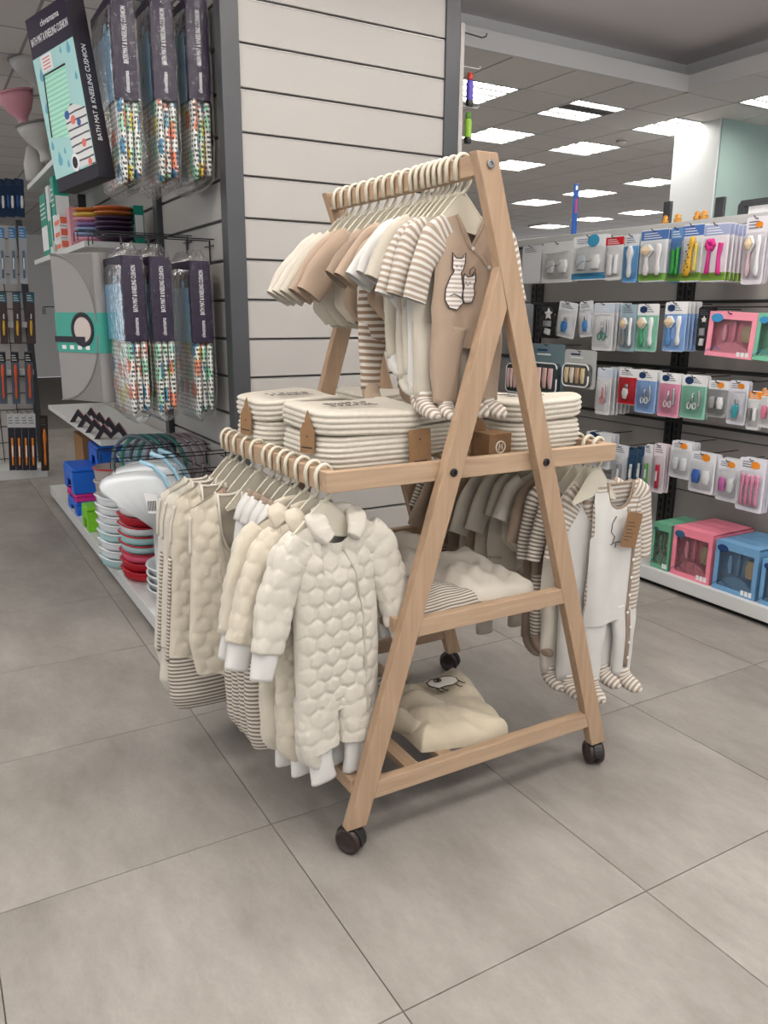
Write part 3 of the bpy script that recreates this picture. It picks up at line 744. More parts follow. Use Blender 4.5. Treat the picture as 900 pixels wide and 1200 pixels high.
def trousers(t, seed, mat=None, cuff=None, L=.50, bw=.085, wst=None):
    """baby trousers clipped by the waistband"""
    mat = mat or m_cream
    g = Garment(seed, neck_w=.02, sh_w=bw, neck_z=-.165, slope=0.0, prof=((-.2, bw), (-.32, bw*1.12)), hem=-.33, nd_f=.002, nd_b=.002, ns=18, nt=12)
    g.torso(MB()).build('body', mat, t, smooth=True)
    for s in (-1, 1):
        limb(MB(), [(s*bw*.5, 0, -.30), (s*bw*.52, 0, -.36), (s*bw*.55, 0, -L)], [bw*.56, bw*.52, bw*.42], [.022, .022, .02], n=14, seg=14, seed=seed+s).build('leg', mat, t, smooth=True)
        limb(MB(), [(s*bw*.55, 0, -L+.006), (s*bw*.55, 0, -L-.05)], [bw*.38, bw*.36], [.018, .017], n=6, seg=14, fold=.001).build('cuff', cuff or mat, t, smooth=True)
    MB().rings([[(bw*1.03*math.cos(a), .014*math.sin(a), z) for a in np.linspace(0, 6.283, 24, endpoint=False)] for z in (-.165, -.185)], True, False, False).build('waistband', wst or mat, t, smooth=True)
    return g
# ------------------------------------------------------------------ what hangs on the three rails
HT, HN, HF = 'cream plastic baby hanger hooked over the top rail', 'cream plastic baby hanger hooked over the plush-overall side rail', 'cream plastic baby hanger hooked over the striped-romper side rail'
GT, GN, GF = 'hangers on the top rail', 'hangers on the side rail with plush overalls', 'hangers on the side rail with striped rompers'
def top(kind, y, label, seed, group=None, **k): return hung(kind, 'top', y, label, group, HT, GT, seed, **k)
def near(kind, y, label, seed, group=None, **k): return hung(kind, 'near', y, label, group, HN, GN, seed, **k)
def far(kind, y, label, seed, group=None, **k): return hung(kind, 'far', y, label, group, HF, GF, seed, **k)

# --- front romper on the top rail: beige velour with striped sleeves and a fox patch
t = top(romper, .645, 'beige velour romper with striped sleeves and an embroidered fox-pair patch', 11, name='romper', body=m_beige, slv=m_strB, feet=m_strB, trim=m_beige, hi=True, vneck=True,
        L=.635, dx=.03, slv_len=.215, sp=.085, sw=.034, bw=.125, legw=.05, fs=.82)
g = Garment(11, prof=((-.19, .125*.93), (-.30, .125*.95), (-.635*.715+.08, .125*1.03), (-.635*.715, .125*.97)), hem=-.635*.715-.018, vneck=True, nd_f=.085, neck_w=.05, sh_w=.102, ns=30, nt=34)
FS = 1.18
def patch(t, g, name, polys, mat, off, zoff=0):
    for poly in polys:
        b = MB(); f = [g.pt(x, z, off=off) for x, z in poly]; c = g.pt(sum(p[0] for p in poly)/len(poly), sum(p[1] for p in poly)/len(poly), off=off)
        n = len(f); b.add([c]+f, [(0, 1+i, 1+(i+1) % n) for i in range(n)], [((c[0], c[2]), (f[i][0], f[i][2]), (f[(i+1) % n][0], f[(i+1) % n][2])) for i in range(n)])
        b.build(name, mat, t)
def outline(t, g, name, poly, mat, off, r=.0013, closed=True):
    p = [g.pt(x, z, off=off) for x, z in poly]
    if closed: p = p+[p[0], p[1]]
    MB().tube(p, r, 5).build(name, mat, t)
def ell(cx, cz, rx, rz, n=18, a0=0, a1=6.283): return [(cx+rx*math.cos(a), cz+rz*math.sin(a)) for a in np.linspace(a0, a1, n, endpoint=abs(a1-a0) < 6.2)]
m_pst = fab('patch_stripe', (238, 232, 226), stripe=((190, 176, 166), .012, .45, .08))
fx, fz = -.045, -.30
big = [(fx-.022, fz+.048), (fx-.024, fz+.068), (fx-.012, fz+.056), (fx+.004, fz+.056), (fx+.014, fz+.068), (fx+.014, fz+.046), (fx+.010, fz+.030), (fx+.004, fz+.024), (fx+.012, fz-.01), (fx+.016, fz-.045), (fx-.005, fz-.062), (fx-.032, fz-.058), (fx-.044, fz-.04), (fx-.042, fz-.015), (fx-.03, fz+.012), (fx-.018, fz+.026), (fx-.024, fz+.036)]
small = [(fx+.012, fz+.008), (fx+.014, fz+.022), (fx+.024, fz+.014), (fx+.036, fz+.016), (fx+.044, fz+.024), (fx+.046, fz+.006), (fx+.042, fz-.006), (fx+.046, fz-.025), (fx+.040, fz-.045), (fx+.02, fz-.046), (fx+.010, fz-.03), (fx+.016, fz-.008)]
big = [(fx+(x-fx)*FS, fz+(z-fz)*FS) for x, z in big]; small = [(fx+(x-fx)*FS, fz+(z-fz)*FS) for x, z in small]
patch(t, g, 'fox_patch', [big, small], m_pst, .0045)
for P_ in (big, small): outline(t, g, 'fox_outline', P_, m_ink, .0055, .0014)
outline(t, g, 'fox_outline', [(fx-.036, fz-.036), (fx-.02, fz-.03), (fx+.0, fz-.036), (fx+.016, fz-.045)], m_ink, .006, .0010, False)
outline(t, g, 'fox_outline', [(fx+.040, fz+.02), (fx+.052, fz+.036), (fx+.044, fz+.044), (fx+.034, fz+.036), (fx+.034, fz+.024)], m_ink, .0055, .0012, False)
for ex, ez in ((-.012, .044), (.003, .044), (.024, .002), (.036, .002)): outline(t, g, 'fox_eye', ell(fx+ex, fz+ez, .0022, .0016, 8), m_ink, .006, .0007)
for ex, ez in ((-.004, .034), (.030, -.006)): outline(t, g, 'fox_nose', ell(fx+ex, fz+ez, .0016, .0012, 8), m_ink, .006, .0007)
# crossover placket, poppers and the printed size label inside the neck
pl = [(-.05, -.118), (-.02, -.165), (.002, -.205), (.03, -.235), (.055, -.27), (.062, -.33), (.06, -.385)]
MB().tube([g.pt(x, z, off=.003) for x, z in pl], .005, 6).build('placket', m_beige, t, smooth=True)
poppers(t, [g.pt(.003, -.206, off=.007), g.pt(.046, -.256, off=.007)])
patch(t, g, 'inner_label', [], m_ink, 0)
for rr_ in (.015, .010): MB().tube([(rr_*.8*math.cos(a), -.0 + .004, -.155+rr_*math.sin(a)) for a in np.linspace(0, 6.283, 16)], .0006, 4).build('neck_print', m_taupe, t)

# --- the rest of the top rail
R1 = dict(slv_len=.20, sp=.075)
top(romper, .688, 'ecru romper with beige striped sleeves and striped feet behind the fox romper', 12, name='romper', body=m_ecru, slv=m_strB, feet=m_strB, L=.625, **R1, bw=.12, dx=-.012)
top(romper, .722, 'white cotton romper with plain long legs between the ecru rompers', 13, name='romper', body=m_white, slv=m_strB, feet=m_strB, L=.62, slv_len=.2, sp=.09, dx=-.015)
top(romper, .752, 'ecru romper with wide plain sleeves', 14, name='romper', body=m_ecru, slv=m_ecru, L=.56, slv_len=.16, sp=.10, sw=.04, feet=m_cream, dx=-.015)
top(bodysuit, .782, 'beige wrap jacket with a pointed hem, hung on the top rail', 15, name='wrap_jacket', body=m_beige, L=.44, slv_len=.12)
top(romper, .812, 'cream romper with turned-up white sleeve ends', 16, name='romper', body=m_cream, slv=m_white, L=.575, slv_len=.15, sp=.11, sw=.042, feet=m_cream)
top(bodysuit, .848, 'white cotton top with wide short sleeves', 17, name='baby_shirt', body=m_white, slv_len=.12, sp=.11, sw=.05, L=.40)
top(romper, .88, 'taupe-sleeved ecru romper on the top rail', 18, name='romper', body=m_ecru, slv=m_beige, L=.52, slv_len=.13, sp=.10, feet=m_white)
top(bodysuit, .935, 'beige cotton top with open short sleeves', 19, name='baby_shirt', body=m_beige, slv_len=.115, sp=.11, sw=.046, L=.42)
top(bodysuit, .985, 'light beige cotton top behind the white ones', 20, name='baby_shirt', body=m_beige, slv=m_taupe, slv_len=.11, sp=.115, sw=.046, L=.40)
top(romper, 1.04, 'sleeveless romper in wide beige stripes with brown feet', 21, name='romper', body=m_strW, slv=m_beige, slv_len=.03, sp=.0, legs=m_strW, feet=m_beige, trim=m_beige, L=.63, bw=.115)
top(trousers, 1.09, 'cream baby trousers with cuffs on the top rail', 22, name='baby_trousers', cat='baby trousers', mat=m_cream, L=.46)
top(bodysuit, 1.15, 'beige tee with roomy sleeves near the far end of the top rail', 23, name='baby_tee', body=m_beige, slv_len=.15, sp=.13, sw=.05, L=.42)
top(bodysuit, 1.21, 'sand tee with roomy sleeves near the far end of the top rail', 24, name='baby_tee', body=m_ecru, slv=m_beige, slv_len=.155, sp=.135, sw=.05, L=.42)
top(bodysuit, 1.27, 'ecru tee with roomy sleeves between sand and cream tees', 25, name='baby_tee', body=m_ecru, slv_len=.16, sp=.14, sw=.05, L=.43)
top(bodysuit, 1.33, 'cream tee with roomy sleeves near the far A-frame', 26, name='baby_tee', body=m_cream, slv_len=.16, sp=.14, sw=.05, L=.43)
top(bodysuit, 1.385, 'palest cream tee against the far A-frame', 27, name='baby_tee', body=m_cream, slv_len=.16, sp=.14, sw=.05, L=.43)

# --- plush overalls and sleeping bags on the aisle-side rail
near(overall, .625, 'ivory plush hexagon-quilted overall with white ribbed cuffs, foremost on its rail', 31, name='plush_overall', dx=.03, rz=.06, slv_out=.085, slv_len=.24, hw=.13)
near(overall, .69, 'cream plush hexagon-quilted overall hanging second on its rail', 32, name='plush_overall', dx=.0, rz=.03, slv_out=.095, slv_len=.23, mat=m_plush2, hw=.13)
near(overall, .76, 'pale plush overall hanging third, pressed between overall and striped sack', 33, name='plush_overall', dx=-.02, mat=m_plush2, hi=False, slv_out=.07, hw=.13)
for i, (y, lab) in enumerate(((.83, 'striped sleeping bag with a white knit collar roll'), (.885, 'second striped sleeping bag with white knit collar roll'), (.95, 'beige-white sleeping bag with knit collar roll'), (1.005, 'sleeping bag with beige collar stripe beside the piped vests'))):
    t = near(sack, y, lab, 40+i, 'sleeping bags with white collar rolls', name='sleeping_bag', mat=m_white if i > 1 else m_strG, bottom=m_strG, trim=None, L=.885, W=.135, quilt=0, wb=.16, dx=-.015, bot_from=.5, nd=.06)
    for s in (-1, 1):
        limb(MB(), [(s*.05, -.0, -.118), (s*.075, -.004, -.150), (s*.092, -.006, -.19)], [.024, .026, .022], [.022, .024, .02], n=10, seg=14, fold=.002).build('knit_roll', m_white, t, smooth=True)
        limb(MB(), [(s*.040, -.0, -.104), (s*.05, -.002, -.122)], [.025, .026], [.022, .023], n=4, seg=14, fold=.001).build('collar_stripe', m_taupe, t, smooth=True)
t = near(sack, 1.11, 'plush sleeping bag with white piped armholes, flared and shorter than its neighbours', 45, name='sleeping_bag', mat=m_plush2, trim=m_cream, L=.72, W=.15, quilt=.008, dx=-.105, hi=True, wb=.155)
near(sack, 1.19, 'taupe-piped sleeveless romper behind the flared sleeping bag', 46, name='baby_vest', mat=m_beige, trim=m_taupe, L=.5, W=.10, quilt=0, dx=-.05)
t = near(sack, 1.27, 'plush sleeping bag with striped lining edge and rounded striped foot end', 47, name='sleeping_bag', mat=m_plush2, bottom=m_strG, lining=m_strG, trim=m_cream, L=.92, W=.17, quilt=.008, dx=-.105, bot_from=.78, hi=True)
near(sack, 1.34, 'plush sleeping bag with piped armholes near the far A-frame', 48, name='sleeping_bag', mat=m_plush, bottom=m_plush, lining=m_strG, trim=m_cream, L=.88, W=.17, quilt=.008, dx=-.115, bot_from=.8, hi=True)
near(sack, 1.395, 'plush sleeping bag last on its rail by the far A-frame', 49, name='sleeping_bag', mat=m_plush, trim=m_cream, L=.84, W=.165, quilt=.008, dx=-.12, hi=True)

# --- striped rompers on the opposite side rail
t = far(romper, .635, 'white romper with beige striped sleeves and feet, kraft swing tag at its neck', 61, name='romper', body=m_strB, front=None, slv=m_strB, legs=m_white, feet=m_strB, trim=m_taupe, hi=True, L=.85, bw=.13, legw=.05, dx=.115, slv_len=.275, sp=.05, sw=.030, hw=.1, ndf=.095, nw=.062, tuck=True)
g = Garment(61, prof=((-.19, .13*.93), (-.30, .13*.95), (-.85*.715+.08, .13*1.03), (-.85*.715, .13*.97)), hem=-.85*.715-.018, nd_f=.095, neck_w=.062, sh_w=.102, ns=30, nt=34)
# white bib panel over the striped back half, taupe button band
b = MB(); A = []
for z in np.linspace(-.15, -.629, 34):
    xa, xb = -.119-.012*(z < -.3), min(.06, .02+(-z-.15)*.2)
    A.append([g.pt(x, min(z, float(g.ztop(x, True))-.004), off=.003) for x in np.linspace(xa, xb, 14)])
A = np.array(A); n_, m_ = A.shape[:2]
b.add(A.reshape(-1, 3), [(i*m_+j, (i+1)*m_+j, (i+1)*m_+j+1, i*m_+j+1) for i in range(n_-1) for j in range(m_-1)]); b.build('bib_panel', m_white, t, smooth=True)
band = [(min(.06, .02+(-z-.15)*.2)+.004, z) for z in np.linspace(-.22, -.605, 24)]
MB().tube([g.pt(x, z, off=.003) for x, z in band], .008, 6, ry=.003).build('button_band', m_taupe, t, smooth=True)
poppers(t, [g.pt(x, z, off=.007) for x, z in band[7::4]])
poppers(t, [(.075, -.035, z) for z in (-.66, -.72, -.78)])
limb(MB(), [(.068, -.022, -.60), (.078, -.026, -.70), (.074, -.026, -.82)], [.012, .011, .010], [.004]*3, n=10, seg=8, fold=0).build('leg_band', m_taupe, t, smooth=True)
hangtag(t, .035, -.05, -.225, .22, .075, .125)
for pl in ([(-.02, -.24), (-.045, -.26), (-.05, -.29), (-.03, -.31), (-.04, -.33)], [(-.05, -.335), (-.02, -.33), (.02, -.335), (.05, -.33)], [(-.02, -.335), (-.022, -.35)], [(.01, -.335), (.012, -.35)]):
    outline(t, g, 'sheep_outline', pl, m_ink, .006, .0014, False)
far(romper, .68, 'white cotton romper with striped sleeves behind the tagged romper', 62, name='romper', body=m_strB, slv=m_strB, legs=m_white, front=m_white, feet=m_strB, L=.84, bw=.135, legw=.062, dx=.05, slv_len=.24, sp=.09, sw=.036)
far(romper, .73, 'ecru romper with striped feet and narrow beige striped sleeves', 63, name='romper', body=m_cream, slv=m_strG, legs=m_cream, feet=m_strB, L=.82, bw=.12, legw=.05, dx=.0, slv_len=.25, sp=.08, sw=.03)
far(romper, .78, 'brown velour romper with striped lower legs', 64, name='romper', body=m_taupe, slv=m_strG, legs=m_strG, feet=m_taupe, L=.70, bw=.115, dx=-.02, slv_len=.26, sp=.06)
far(romper, .83, 'taupe romper beside the brown striped one', 65, name='romper', body=m_taupe, slv=m_taupe, feet=m_taupe, L=.72, dx=-.02)
far(bodysuit, .885, 'cream tee with short cuffed sleeves on the far side rail', 66, name='baby_tee', body=m_cream, slv_len=.10, sp=.06, L=.43, dx=-.03)
far(bodysuit, .935, 'ecru tee with short cuffed sleeves on the far side rail', 67, name='baby_tee', body=m_ecru, slv_len=.10, sp=.06, L=.43, dx=-.03)
far(romper, .99, 'light taupe pyjama with long wide sleeves', 68, name='pyjama', body=m_ecru, slv=m_ecru, L=.68, bw=.13, slv_len=.20, sp=.10, sw=.045, dx=-.04)
far(romper, 1.05, 'ecru pyjama with long wide sleeves and a loose hem', 69, name='pyjama', body=m_ecru, slv=m_ecru, L=.78, bw=.13, slv_len=.22, sp=.12, sw=.045, dx=-.05)
far(romper, 1.12, 'beige velour pyjama hanging behind the ecru ones', 70, name='pyjama', body=m_beige, slv=m_beige, L=.74, bw=.13, slv_len=.22, sp=.12, sw=.045, dx=-.05)
far(bodysuit, 1.19, 'cream cardigan with long body in the middle of the far side rail', 71, name='baby_cardigan', body=m_cream, slv_len=.22, sp=.12, L=.55, dx=-.04)
far(romper, 1.26, 'taupe pyjama in the middle of the far side rail', 72, name='pyjama', body=m_taupe, slv=m_taupe, L=.72, bw=.13, slv_len=.22, sp=.1, sw=.04, dx=-.04)
far(bodysuit, 1.33, 'sand cardigan near the end of the far side rail', 73, name='baby_cardigan', body=m_beige, slv_len=.22, sp=.12, L=.52, dx=-.04)
far(romper, 1.39, 'brown striped pyjama last on the far side rail', 74, name='pyjama', body=m_strG, slv=m_strG, L=.72, bw=.13, slv_len=.2, sp=.1, dx=-.04)
# ------------------------------------------------------------------ rope baskets on the top shelf
m_rope = mk('cotton_rope', (206, 198, 184), 0.92, 0.12, noise=(90, 0.05), bump=(300, 0.0012), sheen=0.15)
m_print = mk('lid_print_grey', (104, 98, 96), 0.85)
m_cord = mk('kraft_tag', (142, 110, 80), 0.85, 0.15, noise=(90, 0.05))
def rrect(a, b, r, n=9):
    out = []
    for cx, cy, t0 in ((a-r, b-r, 0), (-a+r, b-r, math.pi/2), (-a+r, -b+r, math.pi), (a-r, -b+r, 1.5*math.pi)):
        out += [(cx+r*math.cos(t0+t), cy+r*math.sin(t0+t)) for t in np.linspace(0, math.pi/2, n)]
    return out
def coils(mb, a, b, r, z0, n, pitch, bulge=0.0, warp=0.0, seed=0, top_in=False):
    """stack of n rope coils round a rounded rectangle"""
    rings = []; rr = random.Random(seed); p1, p2 = rr.uniform(0, 6), rr.uniform(0, 6)
    prof = []
    for k in range(n):
        for t in (.04, .25, .5, .75, .96):
            prof.append((k+t, .0075*math.sin(math.pi*t)**.7))
    for kk, o in prof:
        f = kk/n; e = o+bulge*math.sin(math.pi*f)
        P = rrect(a+e, b+e, r)
        rings.append([(x, y, z0+kk*pitch+warp*(math.sin(2*math.atan2(y, x)+p1)+.6*math.sin(3*math.atan2(y, x)+p2))) for x, y in P])
    if top_in:
        zt = n*pitch
        for k in range(1, 9):
            for t in (.1, .5, .9):
                e = -(k-1+t)*.0125; q = .0035*math.sin(math.pi*t)
                if min(a, b)+e < .02: break
                P = rrect(a+e, b+e, max(.012, r+e))
                sag = -.012*(1-((k+t)/9-1)**2)
                rings.append([(x, y, z0+zt+q+sag*.6+warp*(math.sin(2*math.atan2(y, x)+p1)+.6*math.sin(3*math.atan2(y, x)+p2))*max(0, 1-k/9)) for x, y in P])
    return mb.rings(rings, True, True, True)
def basket(x, y, a, b, rz, label, seed, hb=.108, hl=.066, tags=(), printed=True, group=None, shade=None):
    t = thing('rope_basket', label, 'basket', (x, y, 1.1225), rz, group)
    nb = max(3, round(hb/.0152)); nl = max(2, round(hl/.0152))
    coils(MB(), a-.006, b-.006, .075, 0, nb, hb/nb, .008, .0, seed).build('basket_body', m_rope, t, smooth=True)
    ld = coils(MB(), a, b, .08, hb+.004, nl, hl/nl, .004, .008, seed+1, True).build('lid', m_rope, t, smooth=True)
    if printed:
        p = MB(); zt = hb+hl+.006; r = random.Random(seed)
        for row in range(2):
            for i in range(6):
                xx = -.075+.026*i; yy = .03-.05*row
                p.box(xx, xx+.005, yy-.016, yy+.016, zt, zt+.0012)
                if r.random() < .6: p.box(xx, xx+.017, yy+.011, yy+.016, zt, zt+.0012)
                if r.random() < .6: p.box(xx, xx+.017, yy-.016, yy-.011, zt, zt+.0012)
                if r.random() < .4: p.box(xx+.013, xx+.018, yy-.016, yy+.016, zt, zt+.0012)
        po = p.build('lid_print', m_print, ld); po['kind'] = 'stuff'
    for kind, tx, ty, tz, trz in tags:
        g_ = MB()
        if kind == 'house':
            g_.prism([(-.028, -.075), (.028, -.075), (.03, -.012), (.022, .0), (.018, .012), (.012, .010), (.008, .03), (0, .046), (-.008, .03), (-.012, .010), (-.018, .012), (-.022, 0), (-.03, -.012)], 1, -.0012, .0012)
        else:
            g_.prism([(-.038, -.11), (.038, -.11), (.038, -.002), (.034, .002), (-.034, .002), (-.038, -.002)], 1, -.0012, .0012)
        tg = g_.build('kraft_tag', m_cord, t, loc=(tx, ty, tz), rot=(-.06, random.Random(seed).uniform(-.05, .05), trz))
        q = MB(); zl = -.062 if kind == 'house' else -.094
        q.box(-.022, .022, -.0018, -.0013, zl, zl+.004); q.box(-.003, .003, -.0018, -.0013, -.03, -.026); q.build('tag_print', m_ink, tg)
    return t
basket(.325, .865, .168, .165, .0, 'lidded cream rope basket with two kraft tags by the shelf corner', 3, tags=(('house', -.188, -.09, .135, -1.25), ('rect', .125, -.190, .118, 0)))
basket(.285, 1.235, .15, .15, -.05, 'lidded cream rope basket behind the corner basket, one pointed kraft tag', 5, tags=(('house', -.172, -.05, .135, -1.25),))
basket(.98, .86, .165, .15, .03, 'lidded cream rope basket under the fox romper, beside the kraft box', 8)
basket(.62, 1.0, .13, .13, .1, 'low rope basket half hidden behind the rack leg', 9, hb=.10, hl=.04, printed=False)
basket(.66, 1.30, .13, .11, 0, 'rope basket at the back of the top shelf', 10, hb=.12, hl=.05, printed=False)
bx = thing('kraft_box', 'small kraft cardboard box with a round white emblem', 'box', (.735, .695, 1.1225), .05)
MB().box(-.045, .045, -.04, .04, 0, .09).build('carton', m_kraft, bx, bevel=.002)
ring_ = [(.018*math.cos(a), -.0412, .048+.018*math.sin(a)) for a in np.linspace(0, 6.283, 22)]
m_emb = mk('emblem_white', (232, 224, 210), .7)
e_ = MB().tube(ring_, .0022, 5); e_.tube([(-.008, -.0412, .038), (-.004, -.0412, .058), (.0, -.0412, .044), (.006, -.0412, .058), (.007, -.0412, .04)], .0018, 5); e_.build('emblem', m_emb, bx)
MB().prism([(-.05, .0), (-.046, .10), (-.020, .14), (.01, .10), (.012, 0)], 1, .042, .046).build('box_flap', m_kraft, bx)

# ------------------------------------------------------------------ folded clothes on the lower shelves
def pillow(mb, cx, cy, a, b, h, z0, seed, n=44, rough=.006, sup=3.2, rot=0.0, quilt=0.0, mi=None, dent=0.0):
    """soft folded cloth: a closed cushion with creases"""
    r = random.Random(seed); W = [(r.uniform(8, 30), r.uniform(-20, 20), r.uniform(0, 6)) for _ in range(6)]
    U = np.linspace(-1, 1, n+1); X, Y = np.meshgrid(U, U)
    # map the square to a soft superellipse outline
    k = 1-.10*np.abs(X*Y)**1.5
    ph = np.arctan2(Y, X); wob = 1+.03*np.sin(3*ph+seed)+.02*np.sin(7*ph+2*seed)
    x = X*a*k*wob; y = Y*b*k*wob
    e = np.clip(1-np.maximum(np.abs(X), np.abs(Y))**sup, 0, 1)**.5
    cr = sum(np.sin(p*x+q*y+s_) for p, q, s_ in W)/6
    V = [(r.uniform(25, 70), r.uniform(-60, 60), r.uniform(0, 6)) for _ in range(4)]
    cr = cr+.3*sum(np.sin(p*x+q*y+s_+3*np.sin(11*y+s_)) for p, q, s_ in V)/2
    zt = z0+h*e*(1-.12*np.abs(X)-dent*np.exp(-(x/a)**2*8))+rough*cr*e*2
    if quilt: zt = zt+quilt*hexh(x, y)*e
    zb = np.full_like(zt, z0)
    c, s_ = math.cos(rot), math.sin(rot)
    xr_ = cx+x*c-y*s_; yr_ = cy+x*s_+y*c; m = n+1
    f = []; uv = []; mis = []
    for i in range(n):
        for j in range(n):
            q = [(i, j), (i, j+1), (i+1, j+1), (i+1, j)]
            f.append(tuple(a_*m+b_ for a_, b_ in q)); uv.append(tuple((x[p], y[p]+zt[p]*1.0) for p in q))
    mb.add(np.stack([xr_, yr_, zt], -1).reshape(-1, 3), f, uv)
    mb.add(np.stack([xr_, yr_, zb], -1).reshape(-1, 3), [t[::-1] for t in f], uv)
    return mb
t = thing('folded_pyjama', 'folded cream top with a striped half lying on the middle shelf', 'baby clothes', (.62, .85, .682))
pillow(MB(), -.105, -.10, .135, .15, .055, 0, 3, rot=.12, rough=.012).build('striped_half', m_strG, t, smooth=True)
pillow(MB(), .12, -.02, .165, .21, .062, 0, 4, rot=-.05, rough=.012).build('plain_half', m_cream, t, smooth=True)
pillow(MB(), -.02, .12, .13, .10, .085, 0, 9, rot=.3, rough=.01).build('rolled_sleeve', m_ecru, t, smooth=True)
t = thing('folded_romper', 'folded striped romper lying at the back of the middle shelf', 'baby clothes', (.47, 1.12, .682))
pillow(MB(), 0, 0, .12, .12, .07, 0, 6).build('folded_body', m_strG, t, smooth=True)
t = thing('folded_blanket', 'folded ecru garment at the far end of the middle shelf', 'baby clothes', (.72, 1.22, .682))
pillow(MB(), 0, 0, .14, .12, .06, 0, 7).build('folded_body', m_ecru, t, smooth=True)
m_fleece = mk('fleece_ecru', (200, 187, 164), 0.95, 0.1, noise=(18, 0.05), bump=(200, 0.002), sheen=0.35)
t = thing('folded_fleece', 'folded cream fleece with an embroidered sheep lying on the bottom shelf', 'baby clothes', (.63, .84, .194))
pillow(MB(), .02, -.02, .185, .215, .085, 0, 12, rot=-.12, rough=.022, n=70, quilt=.003).build('folded_body', m_fleece, t, smooth=True)
limb(MB(), [(-.10, .12, .05), (-.03, .20, .075), (.02, .225, .05)], [.04, .05, .035], [.035, .045, .03], n=14, seg=16, fold=.006).build('hood', m_fleece, t, smooth=True)
limb(MB(), [(-.12, -.12, .03), (-.165, .0, .035), (-.13, .14, .045)], [.035, .04, .035], [.03, .035, .03], n=14, seg=16, fold=.006).build('sleeve', m_fleece, t, smooth=True)
MB().tube([(-.10+.04*math.cos(a), .17+.018*math.sin(a), .085) for a in np.linspace(0, 6.283, 18)], .007, 7).build('rib_loop', m_rib, t, smooth=True)
def zf(u, v): return .116
sheep = [(-.05, .0), (-.045, .025), (-.02, .04), (.01, .036), (.035, .042), (.06, .03), (.07, .008), (.06, -.018), (.03, -.03), (0, -.026), (-.03, -.03)]
m_whp = mk('embroidery_white', (236, 230, 220), .9)
c_ = (.03, -.01)
sb_ = MB(); P3 = [(c_[0]+u, c_[1]+v, zf(u, v)+.004) for u, v in sheep]; cc_ = (c_[0]+.01, c_[1]+.005, zf(0, 0)+.006)
sb_.add([cc_]+P3, [(0, 1+i, 1+(i+1) % len(P3)) for i in range(len(P3))]); sb_.build('sheep_patch', m_whp, t)
MB().tube(P3+[P3[0]], .0022, 5).build('sheep_outline', m_ink, t)
for u, v in ((-.02, -.03), (.04, -.028), (.066, -.01), (-.04, -.03)): MB().tube([(c_[0]+u, c_[1]+v, zf(u, v)+.004), (c_[0]+u+.004, c_[1]+v-.022, zf(u, v)+.003), (c_[0]+u+.012, c_[1]+v-.024, zf(u, v)+.003)], .002, 5).build('sheep_leg', m_ink, t)
hd = [(c_[0]-.005+.014*math.cos(a), c_[1]+.018+.010*math.sin(a), zf(0, 0)+.008) for a in np.linspace(0, 6.283, 14)]
MB().tube(hd, .002, 5).build('sheep_face', m_ink, t)
MB().tube([(c_[0]-.008, c_[1]+.018, zf(0, 0)+.008), (c_[0]+.002, c_[1]+.018, zf(0, 0)+.008)], .003, 6).build('sheep_nose', m_ink, t)
